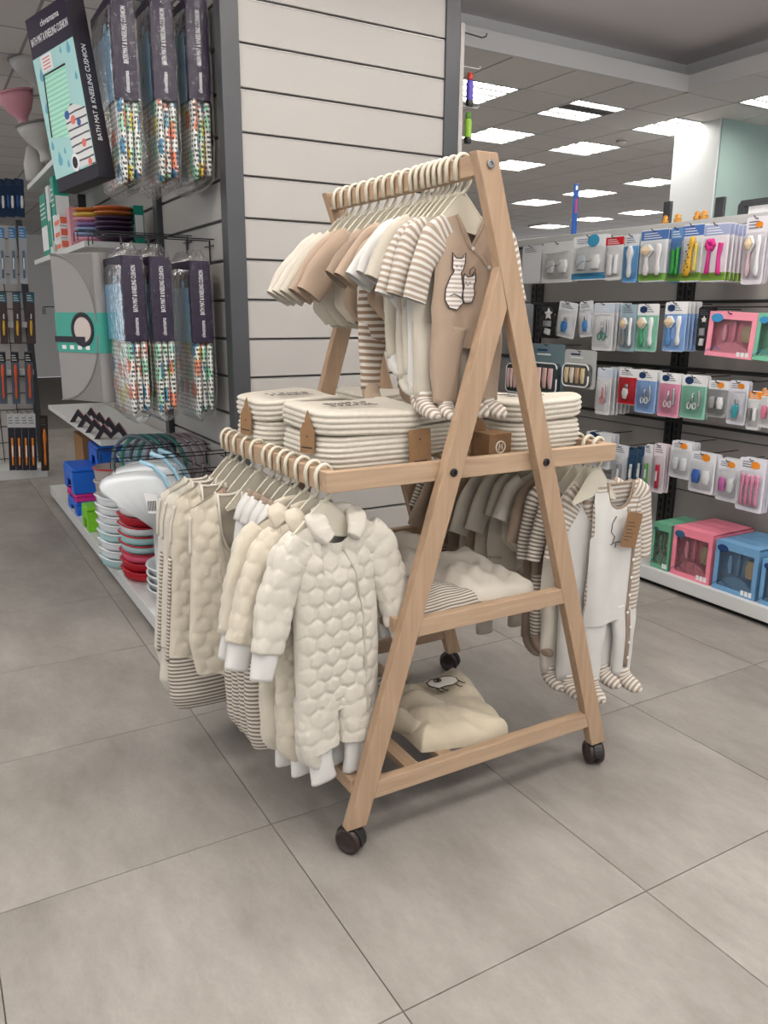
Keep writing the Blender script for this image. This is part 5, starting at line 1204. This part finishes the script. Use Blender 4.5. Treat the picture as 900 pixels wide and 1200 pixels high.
# ------------------------------------------------------------------ carded goods on the aisle shelving
def colm(c, r=.45):
    c = tuple(int(min(248, v*1.08)) if min(c) > 120 else v for v in c)
    return mk('print_%d_%d_%d' % c, c, r, .4)
m_dome = mat_film('clear_blister', 0.55, 0.002, 0.08)
WHT, NAVY, ORNG, SKY, MINT, PINKC, REDC, BLK, GRY = (230, 230, 230), (28, 56, 96), (232, 140, 40), (132, 166, 214), (134, 192, 168), (232, 150, 176), (196, 26, 40), (34, 32, 34), (150, 152, 154)
def shp(mb, pts, rx, ry, n=14, seg=12): return limb(mb, pts, rx, ry, n=n, seg=seg, fold=0.0)
def product(t, kind, w, h, col, y=-.012):
    m = colm(col); wp = colm((236, 236, 234), .3); bristle = colm((206, 186, 156), .8); st = mk('blade_steel', (190, 192, 196), .25, metal=.8)
    def B(mb, name, mat): return mb.build(name, mat, t, smooth=True)
    if kind in ('brush', 'two'):
        for i, s in enumerate((-1, 1)):
            cx = s*w*.2; x2 = cx+s*w*.02
            hm = wp if kind == 'brush' else m
            if i == 0:
                B(shp(MB(), [(cx, y, -h*.28), (cx, y, -h*.40), (cx, y, -h*.52)], [w*.10, w*.26, w*.10], [.008, .014, .008]), 'brush_head', wp)
                B(shp(MB(), [(cx, y-.010, -h*.31), (cx, y-.012, -h*.40), (cx, y-.010, -h*.49)], [w*.08, w*.215, w*.08], [.004, .008, .004]), 'bristles', bristle)
                B(shp(MB(), [(cx, y, -h*.50), (cx, y, -h*.64), (cx, y, -h*.78), (cx, y, -h*.88)], [w*.07, w*.06, w*.13, w*.07], [.008, .009, .010, .006]), 'brush_handle', m)
            else:
                B(shp(MB(), [(x2, y, -h*.28), (x2, y, -h*.38), (x2, y, -h*.54), (x2, y, -h*.66), (x2, y, -h*.80), (x2, y, -h*.88)], [w*.07, w*.12, w*.08, w*.07, w*.12, w*.06], [.005, .006, .006, .008, .009, .006]), 'comb', hm)
    elif kind == 'single':
        B(shp(MB(), [(0, y, -h*.24), (0, y, -h*.38), (0, y, -h*.52), (0, y, -h*.62), (0, y, -h*.82), (0, y, -h*.9)], [w*.1, w*.24, w*.14, w*.1, w*.16, w*.08], [.008, .014, .012, .01, .012, .008]), 'hairbrush', m)
    elif kind == 'giraffe':
        B(shp(MB(), [(w*.05, y, -h*.22), (w*.08, y, -h*.30), (0, y, -h*.42), (-.02*w, y, -h*.62), (-.1*w, y, -h*.80), (-.12*w, y, -h*.9)], [w*.08, w*.14, w*.09, w*.12, w*.2, w*.12], [.008, .012, .010, .012, .014, .008]), 'giraffe_brush', m)
        for k in range(9): MB().lathe([(.001, 0), (w*.035, 0), (w*.03, .002)], 8).build('spot', colm((60, 36, 16)), t, loc=(-.05*w+.07*w*math.sin(k*2.1), y-.0135, -h*(.36+.055*k)), rot=(math.pi/2, 0, 0))
        B(shp(MB(), [(w*.26, y, -h*.34), (w*.27, y, -h*.55), (w*.24, y, -h*.82)], [w*.08, w*.06, w*.08], [.008]*3), 'comb', colm((226, 204, 90)))
    elif kind == 'croc':
        B(shp(MB(), [(-w*.16, y, -h*.40), (-w*.12, y, -h*.55), (-w*.14, y, -h*.86)], [w*.16, w*.15, w*.17], [.012]*3), 'brush', m); B(shp(MB(), [(w*.22, y, -h*.36), (w*.24, y, -h*.6), (w*.2, y, -h*.86)], [w*.12, w*.09, w*.12], [.010]*3), 'comb', m)
    elif kind == 'flower':
        for k in range(6): MB().lathe([(.001, 0), (w*.1, .002), (w*.08, .012), (.001, .014)], 12).build('petal', m, t, smooth=True, loc=(-w*.18+w*.12*math.cos(k*1.047), y+.01, -h*.36+w*.12*math.sin(k*1.047)), rot=(math.pi/2, 0, 0))
        B(shp(MB(), [(-w*.18, y, -h*.46), (-w*.2, y, -h*.66), (-w*.22, y, -h*.86)], [w*.05, w*.06, w*.09], [.008]*3), 'brush_handle', m)
        B(shp(MB(), [(w*.26, y, -h*.34), (w*.2, y, -h*.6), (w*.24, y, -h*.88)], [w*.10, w*.06, w*.09], [.008]*3), 'comb', m)
    elif kind == 'scissors':
        for s in (-1, 1):
            MB().tube([(s*w*.10+w*.07*math.cos(a), y, -h*.70+h*.07*math.sin(a)) for a in np.linspace(0, 6.283, 18)], w*.022, 7).build('finger_loop', wp if col not in ((70, 150, 130), (226, 140, 140)) else m, t, smooth=True)
            MB().tube([(s*w*.06, y, -h*.64), (-s*w*.01, y, -h*.54), (-s*w*.03, y, -h*.40)], [w*.03, w*.035, w*.01], 7).build('blade', st if col not in ((226, 140, 140),) else m, t, smooth=True)
        B(shp(MB(), [(w*.24, y, -h*.34), (w*.26, y, -h*.5), (w*.26, y, -h*.72)], [w*.04, w*.06, w*.05], [.006]*3), 'nail_clipper', st)
    elif kind == 'clipper':
        B(shp(MB(), [(0, y, -h*.42), (0, y, -h*.52)], [w*.08, w*.10], [.006]*2), 'clipper_jaw', st); B(shp(MB(), [(-w*.03, y, -h*.55), (-w*.05, y, -h*.68), (-w*.06, y, -h*.84)], [w*.12, w*.17, w*.1], [.01, .012, .008]), 'clipper_body', m)
    elif kind == 'phone':
        B(shp(MB(), [(-w*.12, y, -h*.42), (-w*.14, y, -h*.62), (-w*.12, y, -h*.9)], [w*.16, w*.13, w*.16], [.012]*3), 'brush', wp); B(shp(MB(), [(w*.2, y, -h*.42), (w*.2, y, -h*.65), (w*.16, y, -h*.86)], [w*.12, w*.10, w*.12], [.012]*3), 'comb', wp)
    elif kind == 'pacifier':
        for s, mm in ((-1, m), (1, wp)): B(shp(MB(), [(s*w*.2, y, -h*.44), (s*w*.2, y, -h*.60), (s*w*.2, y, -h*.76)], [w*.12, w*.16, w*.12], [.010, .015, .010]), 'soother_case', mm)
    elif kind == 'spoons':
        for k in range(4): B(shp(MB(), [(-w*.27+w*.18*k, y, -h*.30), (-w*.27+w*.18*k, y, -h*.42), (-w*.27+w*.18*k, y, -h*.55), (-w*.27+w*.18*k, y, -h*.88)], [w*.05, w*.08, w*.045, w*.06], [.005]*4), 'spoon', m)
    elif kind == 'stick':
        B(shp(MB(), [(0, y, -h*.42), (0, y, -h*.62), (0, y, -h*.9)], [w*.14, w*.16, w*.12], [.008]*3), 'toothbrush', m); B(shp(MB(), [(0, y-.004, -h*.55), (0, y-.006, -h*.75)], [w*.08, w*.08], [.008]*2), 'grip', wp)
    elif kind == 'star':
        P = [((.16 if k % 2 == 0 else .08)*w*1.4*math.sin(k*math.pi/5), -h*.28+(.16 if k % 2 == 0 else .08)*w*1.4*math.cos(k*math.pi/5)) for k in range(10)]
        MB().prism(P, 1, -.006, -.003).build('star', wp, t); B(shp(MB(), [(0, y, -h*.48), (0, y, -h*.65)], [w*.2, w*.2], [.012]*2), 'soother', colm(GRY)); B(shp(MB(), [(.05*w, y, -h*.72), (0, y, -h*.88)], [w*.14, w*.16], [.012]*2), 'soother', wp)
def card(loc, w, h, rz, label, base=WHT, head=None, kind=None, col=WHT, foot=None, logo=None, group=None, name='blister_card', cat='blister pack', tilt=0.0, lower=None, dome=True):
    t = thing(name, label, cat, loc, group=group, rot=(0, tilt, rz))
    r = min(.012, w*.12)
    MB().prism([(x, z-h/2) for x, z in rrect(w/2, h/2, r, 3)], 1, -.0008, .0008).build('backing_card', colm(base), t)
    def band(z0, z1, c, nm, x0=-.5, x1=.5): return MB().box(w*x0+.001, w*x1-.001, -.0018, -.0009, -h*z1, -h*z0).build(nm, colm(c), t)
    if lower: band(.24, .99, lower, 'lower_print')
    if head: band(.02, .20, head, 'header_print')
    if foot: band(.84, .98, foot, 'foot_print')
    b = MB()
    for k in range(3): b.box(-w*.38, w*(.1+.08*k), -.0026, -.0019, -h*(.08+.045*k), -h*(.08+.045*k)+h*.014)
    b.build('print_lines', colm((90, 96, 110)) if not head or head == WHT else m_wht, t)['kind'] = 'stuff'
    if logo:
        MB().lathe([(.001, 0), (w*.17, 0), (w*.165, .0015)], 14, sy=.75).build('logo', colm(logo), t, loc=(-w*.22 if logo == NAVY else w*.1, -.0018, -h*.12), rot=(math.pi/2, 0, 0))
    if kind: product(t, kind, w, h, col)
    if kind and dome:
        rings = [[(x, yy, z-h*.58) for x, z in rrect(w*.42*s, h*.34*s, w*.10, 4)] for yy, s in ((-.001, 1), (-.018, .98), (-.026, .88), (-.027, .3))]
        MB().rings(rings, True, False, True).build('clear_blister', m_dome, t, smooth=True)
    return t
def hookpart(y, z, x0):
    sb(MB().tube([(SXB-.02, y, z), (x0-.02, y, z), (x0-.035, y, z+.012)], .0028, 6), 'display_hook', m_wire)
CARDX = 2.98
def shelf_card(box, label, n=1, X=CARDX, step=.022, **k):
    """place a card on the hook plane from its outline in the photo; n-1 copies hang behind it on the same hook"""
    x0, y0, x1, y1 = box
    ym = (y0+y1)/2; a = onx(x0, ym, X); b = onx(x1, ym, X); xm = (x0+x1)/2
    tp = onx(xm, y0, X); bt = onx(xm, y1, X); w = a[1]-b[1]; h = tp[2]-bt[2]
    loc = (X, (a[1]+b[1])/2, tp[2])
    grp = k.pop('group', None)
    if n > 1: grp = grp or label
    t = card(loc, w, h, AI, label, group=grp, **k)
    for i in range(1, n): dup(t, (X+step*i, loc[1]+rng.uniform(-.004, .004), loc[2]+rng.uniform(-.004, .004)))
    hookpart(loc[1], loc[2]-.01, X)
    return t
LPK = (218, 190, 194)
# first course
shelf_card((612, 288, 634, 332), 'plain white pouch behind the striped sleeve on the top course', 3, base=(206, 208, 210), kind=None)
shelf_card((636, 284, 672, 331), 'white pouch with a faint grey drawing on the top course', 3, base=(222, 222, 222), head=(206, 208, 210), kind='pacifier', col=(210, 210, 212))
shelf_card((671, 276, 711, 328), 'white pouch with blue bottom band and blue round crest', 2, base=(226, 228, 230), foot=(64, 144, 190), kind='pacifier', col=(196, 202, 206), logo=(60, 150, 190))
shelf_card((709, 277, 730, 328), 'white brush-and-comb card with a red corner', 3, base=(226, 226, 226), head=REDC, kind='phone')
shelf_card((731, 275, 748, 331), 'white brush card with a bright blue side', 3, base=(206, 210, 214), lower=(96, 160, 214), kind='single', col=(222, 222, 222))
shelf_card((750, 269, 782, 330), 'card with two white baby brushes and a blue header', 3, base=(216, 220, 222), head=(74, 110, 170), foot=(120, 170, 70), kind='two', col=(232, 226, 226))
shelf_card((785, 267, 800, 331), 'blue card with a green crocodile brush', 2, base=(76, 120, 176), head=(96, 140, 190), foot=(96, 140, 60), kind='croc', col=(40, 150, 60))
shelf_card((798, 263, 823, 330), 'card with a spotted yellow giraffe brush', 3, base=(214, 216, 220), head=(74, 110, 176), foot=(120, 160, 60), kind='giraffe', col=(236, 186, 60))
shelf_card((823, 262, 853, 330), 'card with a hot pink flower brush and comb', 7, base=(222, 220, 224), head=(150, 160, 190), foot=(120, 160, 60), kind='flower', col=(222, 40, 140), step=.035)
shelf_card((872, 254, 897, 333), 'card with a pale pink brush and an orange crest', 3, base=(214, 210, 216), kind='brush', col=LPK, logo=ORNG)
# second course
shelf_card((606, 356, 616, 396), 'slim grey card at the far end of the second course', 4, base=(170, 174, 178), kind='stick', col=(120, 124, 128))
shelf_card((632, 357, 654, 396), 'black card with a silver charm', 3, base=BLK, kind='star', col=GRY)
shelf_card((655, 354, 677, 396), 'white tilted card with a blue stripe', 1, base=(222, 224, 226), lower=None, kind='clipper', col=(70, 140, 210), tilt=.12)
shelf_card((678, 353, 694, 395), 'white narrow card with a blue stripe beside the tilted one', 1, base=(216, 218, 222), kind='clipper', col=(70, 140, 210), tilt=-.10)
shelf_card((695, 355, 719, 411), 'white card with teal-handled baby scissors', 6, base=(222, 222, 224), head=(196, 206, 218), kind='scissors', col=(70, 150, 130), step=.03)
shelf_card((727, 357, 745, 412), 'slate card with a grey bristle brush and comb', 2, base=(150, 172, 182), kind='brush', col=(150, 148, 146))
shelf_card((746, 356, 771, 412), 'mint card with a bristle brush and mint comb', 1, base=WHT, lower=MINT, logo=NAVY, kind='brush', col=(86, 176, 128))
shelf_card((778, 354, 804, 412), 'blue card with a bristle brush and blue comb', 5, base=WHT, lower=SKY, logo=NAVY, kind='brush', col=(110, 164, 224), step=.03)
shelf_card((817, 360, 832, 411), 'black card with a white star and two soothers', 3, base=BLK, kind='star', col=GRY)
# third course
shelf_card((699, 431, 716, 486), 'white card with coral baby scissors', 6, base=(222, 222, 224), head=(196, 206, 218), kind='scissors', col=(226, 140, 140), step=.035)
shelf_card((725, 432, 746, 474), 'red-disc card with a silver nail clipper', 2, base=WHT, lower=REDC, kind='clipper', col=(222, 222, 222))
shelf_card((745, 434, 769, 484), 'blue card with white baby scissors and clipper', 3, base=WHT, lower=SKY, logo=NAVY, kind='scissors', col=SKY)
shelf_card((772, 437, 797, 489), 'pink card with white baby scissors and clipper', 2, base=WHT, lower=PINKC, logo=NAVY, kind='scissors', col=PINKC)
shelf_card((798, 440, 828, 491), 'mint card with white baby scissors and clipper', 2, base=WHT, lower=MINT, logo=NAVY, kind='scissors', col=MINT)
shelf_card((829, 446, 853, 489), 'white card with a grey window and an orange tab', 3, base=(222, 222, 224), lower=(140, 142, 142), head=WHT, kind='pacifier', col=(160, 160, 160), logo=ORNG)
shelf_card((853, 446, 876, 498), 'white card with an aqua nail clipper and orange crest', 2, base=(220, 220, 228), kind='clipper', col=(70, 176, 190), logo=ORNG)
shelf_card((876, 458, 891, 504), 'small white and orange card with a grey product', 2, base=WHT, head=ORNG, kind='pacifier', col=(130, 130, 132), X=2.96)
shelf_card((891, 455, 912, 502), 'white card with orange header and pink product beside the small one', 2, base=WHT, head=ORNG, kind='pacifier', col=(226, 130, 160), X=2.96)
# fourth course
shelf_card((686, 507, 716, 548), 'white card of pacifier clips at the far end of the lowest course', 4, base=(214, 216, 220), kind='pacifier', col=(60, 84, 120), logo=NAVY)
shelf_card((718, 521, 735, 572), 'white card with a column of small grey discs', 2, base=(216, 218, 222), kind='stick', col=(160, 160, 166))
shelf_card((736, 524, 745, 571), 'narrow navy card beside the green toothbrush', 1, base=(36, 72, 104), kind='stick', col=(190, 196, 200))
shelf_card((746, 523, 754, 570), 'second narrow navy card against the green toothbrush', 1, base=(36, 72, 104), kind='stick', col=(190, 196, 200))
shelf_card((754, 521, 764, 573), 'narrow card with a green baby toothbrush', 2, base=(220, 218, 222), kind='stick', col=(90, 170, 70))
shelf_card((765, 520, 779, 578), 'narrow patterned card with a red baby toothbrush', 3, base=(226, 214, 220), kind='stick', col=(190, 30, 60))
shelf_card((786, 517, 810, 561), 'white card with clear soothers and an orange crest', 4, base=(222, 222, 226), kind='pacifier', col=(214, 216, 222), logo=ORNG)
shelf_card((808, 530, 838, 578), 'white card with one blue soother and an orange crest', 3, base=(224, 224, 228), kind='pacifier', col=(70, 116, 200), logo=ORNG)
shelf_card((840, 538, 866, 588), 'white card with one pink soother and an orange crest', 3, base=(224, 224, 228), kind='pacifier', col=(216, 120, 186), logo=ORNG)
shelf_card((864, 537, 896, 600), 'card with four pink spoons and an orange crest', 3, base=(222, 220, 228), kind='spoons', col=(222, 140, 172), logo=ORNG, X=2.94)

# ---- gift boxes with windows
m_win = mat_film('window_film', 0.8, 0.004, 0.1)
def gift(X, y0, y1, z0, z1, depth, c, label, dark, tilt=0.0, group=None):
    """window carton: frame front, clear window, tools inside, paper flap"""
    w, h = abs(y0-y1), z1-z0
    t = thing('gift_box', label, 'gift box', (X, (y0+y1)/2, z0), group=group, rot=(0, tilt, AI))
    m = colm(c); mdk = colm(tuple(int(v*.92) for v in c))
    f = .10
    b = MB(); b.box(-w/2, w/2, depth-.004, depth, 0, h); b.box(-w/2, w/2, 0, depth, 0, .004); b.box(-w/2, w/2, 0, depth, h-.004, h); b.box(-w/2, -w/2+.004, 0, depth, 0, h); b.box(w/2-.004, w/2, 0, depth, 0, h)
    b.build('carton', m, t)
    b = MB(); x0, x1, zz0, zz1 = -w/2+f*w, w/2-f*w, h*.10, h*.84
    b.box(-w/2, x0, -.002, .002, 0, h); b.box(x1, w/2, -.002, .002, 0, h); b.box(x0, x1, -.002, .002, 0, zz0); b.box(x0, x1, -.002, .002, zz1, h); b.build('window_frame', m, t)
    MB().box(x0, x1, .003, .0035, zz0, zz1).build('window', m_win, t)
    MB().box(-w/2+.005, w/2-.005, .05, .054, .005, h-.006).build('inner_tray', mdk, t)
    for k, (px_, pz, rw, rh) in enumerate(((-.22, .55, .05, .2), (-.02, .6, .04, .24), (.24, .55, .12, .2))):
        shp(MB(), [(w*px_, .036, h*(pz-rh)), (w*px_, .034, h*pz), (w*px_, .036, h*(pz+rh*.8))], [w*rw*.7, w*rw, w*rw*.6], [.008, .012, .008]).build('grooming_tool', (colm(tuple(min(255, v+25) for v in c)), colm(c), colm((176, 160, 130)))[k], t, smooth=True)
    MB().prism([(x0, zz0)] + [(x0+(x1-x0)*q, zz0+h*.22*math.sin(q*math.pi)**.8+h*.05*q) for q in np.linspace(0, 1, 10)] + [(x1, zz0)], 1, .006, .010).build('wave_insert', m, t)
    MB().lathe([(.001, 0), (w*.13, 0), (w*.125, .003)], 14, sy=.62).build('logo_tag', colm(dark), t, loc=(-w*.33, -.002, h*.86), rot=(math.pi/2, 0, 0))
    MB().tube([(-w*.5+w*.36*q, -.004, h*.08+h*.12*math.sin(q*2.6)) for q in np.linspace(0, 1, 12)], .0016, 5).build('ribbon', colm(dark), t)
    b = MB()
    for k in range(3): b.box(w*(.18+.09*k), w*(.25+.09*k), -.0028, -.0021, h*.04, h*.14)
    b.build('print_lines', m_wht, t)['kind'] = 'stuff'
    return t
PK, BL, GN = (222, 126, 146), (112, 160, 200), (104, 168, 136)
for box, c, lab, dk, n in (((787, 621, 834, 683), PK, 'pink grooming-set box with window on the white plinth', (46, 90, 120), 4), ((836, 638, 888, 702), BL, 'blue grooming-set box with window on the white plinth', (30, 60, 110), 4), ((764, 613, 785, 668), GN, 'green grooming-set box with window on the white plinth', (40, 90, 100), 3), ((890, 660, 940, 722), BL, 'second blue grooming-set box by the plinth edge', (30, 60, 110), 2)):
    X = 2.875; x0, y0, x1, y1 = box
    a, b_ = onx(x0, (y0+y1)/2, X), onx(x1, (y0+y1)/2, X); ht = onx((x0+x1)/2, y0, X)[2]-.1085
    for k in range(n): gift(X+.088*k, a[1], b_[1], .1085, .1085+ht, .085, c, lab + ('' if k == 0 else ', standing behind the front one'), dk, group=None if k == 0 else lab+' row')
for box, c, lab, n in (((828, 366, 884, 419), (226, 142, 160), 'pink manicure gift box hanging on the second course', 2), ((884, 368, 930, 424), (120, 190, 160), 'green manicure gift box hanging beside the pink one', 2)):
    X = 2.93; x0, y0, x1, y1 = box
    a, b_ = onx(x0, (y0+y1)/2, X), onx(x1, (y0+y1)/2, X); zt = onx((x0+x1)/2, y0, X)[2]; zb = onx((x0+x1)/2, y1, X)[2]
    for k in range(n): gift(X+.075*k, a[1], b_[1], zb, zt, .07, c, lab + ('' if k == 0 else ', second on its hook'), (60, 140, 190), tilt=.05)
    hookpart((a[1]+b_[1])/2, zt-.008, X)
# rounded care cases
def case(box, c, label, inner, X=2.97):
    x0, y0, x1, y1 = box; a, b_ = onx(x0, (y0+y1)/2, X), onx(x1, (y0+y1)/2, X); zt = onx((x0+x1)/2, y0, X)[2]; zb = onx((x0+x1)/2, y1, X)[2]; w = a[1]-b_[1]; h = zt-zb
    t = thing('care_case', label, 'care set', (X, (a[1]+b_[1])/2, zb), AI)
    MB().prism([(x, z+h/2) for x, z in rrect(w/2, h/2, .02, 4)], 1, .0, .004).build('backing_card', colm(c), t)
    MB().prism([(x, z+h*.34) for x, z in rrect(w*.42, h*.30, .035, 6)], 1, -.035, -.001).build('case_body', colm(tuple(int(v*.5) for v in c)), t, bevel=.004)
    MB().tube([(x, -.036, z+h*.34) for x, z in rrect(w*.41, h*.29, .035, 6)]+[(w*.41, -.036, h*.34)], .005, 6).build('case_rim', m_wht, t, smooth=True)
    for k in range(4): shp(MB(), [(-w*.26+w*.17*k, -.040, h*.14), (-w*.26+w*.17*k, -.044, h*.34), (-w*.26+w*.17*k, -.040, h*.54)], [w*.04, w*.07, w*.06], [.006, .009, .006]).build('care_tool', colm(inner[k % len(inner)]), t, smooth=True)
    MB().box(-w*.3, w*.1, -.0015, -.0005, h*.78, h*.81).build('print_line', m_wht, t); MB().box(-w*.3, 0, -.0015, -.0005, h*.86, h*.9).build('print_name', colm(NAVY), t)
    hookpart((a[1]+b_[1])/2, zt-.01, X)
case((621, 403, 661, 463), (112, 134, 142), 'slate care-set card with a rounded dark case', ((206, 170, 170), (226, 196, 190), (196, 160, 150)))
case((661, 410, 698, 455), (176, 178, 176), 'clear rounded grooming case with tan brush', ((196, 176, 140), (206, 196, 180), (180, 150, 120)))
case((596, 405, 618, 462), (112, 134, 142), 'slate care-set card half hidden by the rack leg', ((206, 170, 170), (226, 196, 190)))

# ---- things standing on the shelving's top rail
for i, (px_, py_) in enumerate(((781, 250), (795, 248), (818, 246), (826, 246))):
    X = 3.31; q = onx(px_, py_, X)
    t = thing('toy_figure', 'small amber toy standing on the white top rail beside the column', 'toy', (X, q[1], 2.1155), AI, group='amber toys on the top rail')
    MB().lathe([(.01, 0), (.022, .004), (.025, .02), (.016, .032), (.019, .044), (.009, .055)], 14).build('toy_body', colm((206, 144, 60)), t, smooth=True)
    MB().box(-.022, .022, -.014, .014, .018, .028).build('toy_band', colm((120, 84, 40)), t, bevel=.004)
for box, lab in (((778, 237, 786, 254), 'thin dark grey bracket standing on the top rail'), ((838, 232, 848, 252), 'dark grey display block on the top rail')):
    X = 3.32; a, b_ = onx(box[0], box[3], X), onx(box[2], box[3], X); zt = onx(box[0], box[1], X)[2]
    t = thing('rail_bracket', lab, 'bracket', (X, (a[1]+b_[1])/2, 2.1155), AI)
    MB().box(-(a[1]-b_[1])/2, (a[1]-b_[1])/2, -.012, .012, 0, max(.05, zt-2.1155)).build('bracket_post', m_grey, t, bevel=.002); MB().box(-.03, .03, -.03, .03, 0, .006).build('bracket_foot', m_grey, t)
a = onx(876, 247, 3.34); t = thing('sign_holder', 'grey angled sign holder at the top rail end', 'sign holder', (3.34, a[1]-.25, 2.1155), AI)
MB().prism([(-.30, 0), (-.30, .06), (-.28, .085), (.5, .085), (.5, .055), (-.26, .055), (-.26, 0)], 1, -.02, .02).build('holder_bar', m_grey, t); MB().box(-.24, .5, -.004, .004, .0, .05).build('holder_insert', m_wht, t)
# blue hanging banner beyond the shelving
q = ony(674, 245, 5.2); BT = float(ony(673, 215, 5.2)[2]); t = thing('blue_banner', 'narrow tall blue banner standing beyond the aisle shelving', 'banner', (q[0], q[1], 0))
MB().box(-.034, .034, -.006, .006, .02, BT).build('banner_face', colm((36, 84, 160)), t, bevel=.003); MB().box(-.12, .12, -.10, .10, 0, .02).build('banner_foot', m_grey, t)
MB().box(-.006, .016, -.0075, -.0062, BT-.28, BT-.14).build('banner_mark', colm((200, 60, 80)), t); MB().box(-.014, .014, -.0075, -.0062, BT-.06, BT-.02).build('banner_emblem', m_wht, t)

# ---- goods hanging on the far face of the gondola, seen past its corner
for i, (px_, y0, y1, c, c2, lab) in enumerate(((551, 86, 125, (96, 84, 190), (206, 70, 50), 'purple bottle with a red cap hanging past the gondola corner'), (549, 132, 168, (150, 196, 70), (96, 150, 60), 'green tube hanging past the gondola corner'))):
    Y = 2.72; a = ony(px_, y0, Y); b_ = ony(px_, y1, Y); h = a[2]-b_[2]
    t = thing('hanging_bottle', lab, 'bottle', (a[0], Y, b_[2]))
    MB().lathe([(.015, 0), (.02, .01), (.02, h*.72), (.014, h*.8), (.010, h*.82)], 18).build('bottle', colm(c), t, smooth=True); MB().lathe([(.015, h*.8), (.017, h*.82), (.015, h), (.004, h)], 16).build('cap', colm(c2), t, smooth=True); MB().lathe([(.021, .0), (.022, .012), (.021, .03)], 16).build('base_ring', m_blk, t)
    gb(MB().tube([(GXR+.03, Y, a[2]+.03), (a[0]+.06, Y, a[2]+.03), (a[0]+.07, Y, a[2]+.045)], .003, 6), 'wire_hook', m_plin)
gb(MB().tube([(GXR-.01, GYF+.02, 3.0), (GXR+.16, GYF+.02, 2.99), (GXR+.185, GYF+.02, 3.0), (GXR+.19, GYF+.02, 3.015)], .004, 6), 'wire_hook', m_wire)

# ------------------------------------------------------------------ grid stand with carded toys beyond the gondola
gs = thing('wire_grid_stand', 'black wire grid stand crowded with carded toys beyond the gondola', 'display stand', (-.3, 7.3, 0))
for k in range(12): MB().tube([(-1.3+.16*k, 0, .12), (-1.3+.16*k, 0, 2.3)], .004, 5).build('grid_wire', m_wire, gs)
for k in range(14): MB().tube([(-1.3, .004, .15+.16*k), (.46, .004, .15+.16*k)], .004, 5).build('grid_wire', m_wire, gs)
for xx in (-1.32, .48): MB().box(xx-.03, xx+.03, -.03, .03, 0, 2.4).build('stand_post', m_grey, gs, bevel=.003)
MB().box(-1.32, .48, -.35, .05, 0, .10).build('stand_base', m_plin, gs, bevel=.004)
MB().box(-1.30, .46, .02, .03, .1, 2.35).build('stand_back', colm((176, 172, 168)), gs)
for z in (1.42, .98): MB().box(-1.3, .46, -.22, 0, z, z+.05).build('price_rail', m_plin, gs)
def far_cards(pxs, y0, y1, kind, base, col, lab, Y=7.02, head=None, lower=None):
    for i, xx in enumerate(pxs):
        a = ony(xx-8, y0-3, Y); b_ = ony(xx+8, y1+3, Y)
        card((a[0]/2+b_[0]/2, Y, a[2]), b_[0]-a[0], a[2]-b_[2], .15, lab, base=base, kind=kind, col=col, group=lab, head=head, lower=lower, dome=False, tilt=.06)
        MB().tube([(a[0]/2+b_[0]/2+.3, Y-7.3-.04, a[2]-.02), (a[0]/2+b_[0]/2+.3, -.01, a[2]-.02)], .003, 5).build('stand_hook', m_wire, gs)
far_cards((2, 13, 24), 212, 252, 'pacifier', (36, 60, 90), (40, 84, 150), 'dark card with blue grips on the wire stand')
far_cards((4, 17, 29), 268, 330, 'stick', (176, 180, 186), (96, 110, 130), 'grey card with steel utensils on the wire stand', head=(90, 150, 206))
far_cards((6, 22, 38), 345, 400, 'clipper', (84, 70, 72), (214, 168, 50), 'card with a yellow toy on the wire stand', head=(60, 110, 130))
far_cards((5, 20, 36), 415, 470, 'single', (90, 100, 116), (216, 90, 44), 'card with an orange toy on the wire stand', head=(40, 40, 44))
far_cards((16, 24, 32, 40), 488, 548, 'stick', (200, 200, 200), (226, 132, 40), 'slim card with orange and black tools on the wire stand', Y=6.8, lower=(50, 50, 60))
far_cards((54,), 490, 548, 'single', (60, 50, 44), (214, 120, 40), 'dark card with a large orange tool on the wire stand', Y=6.7)
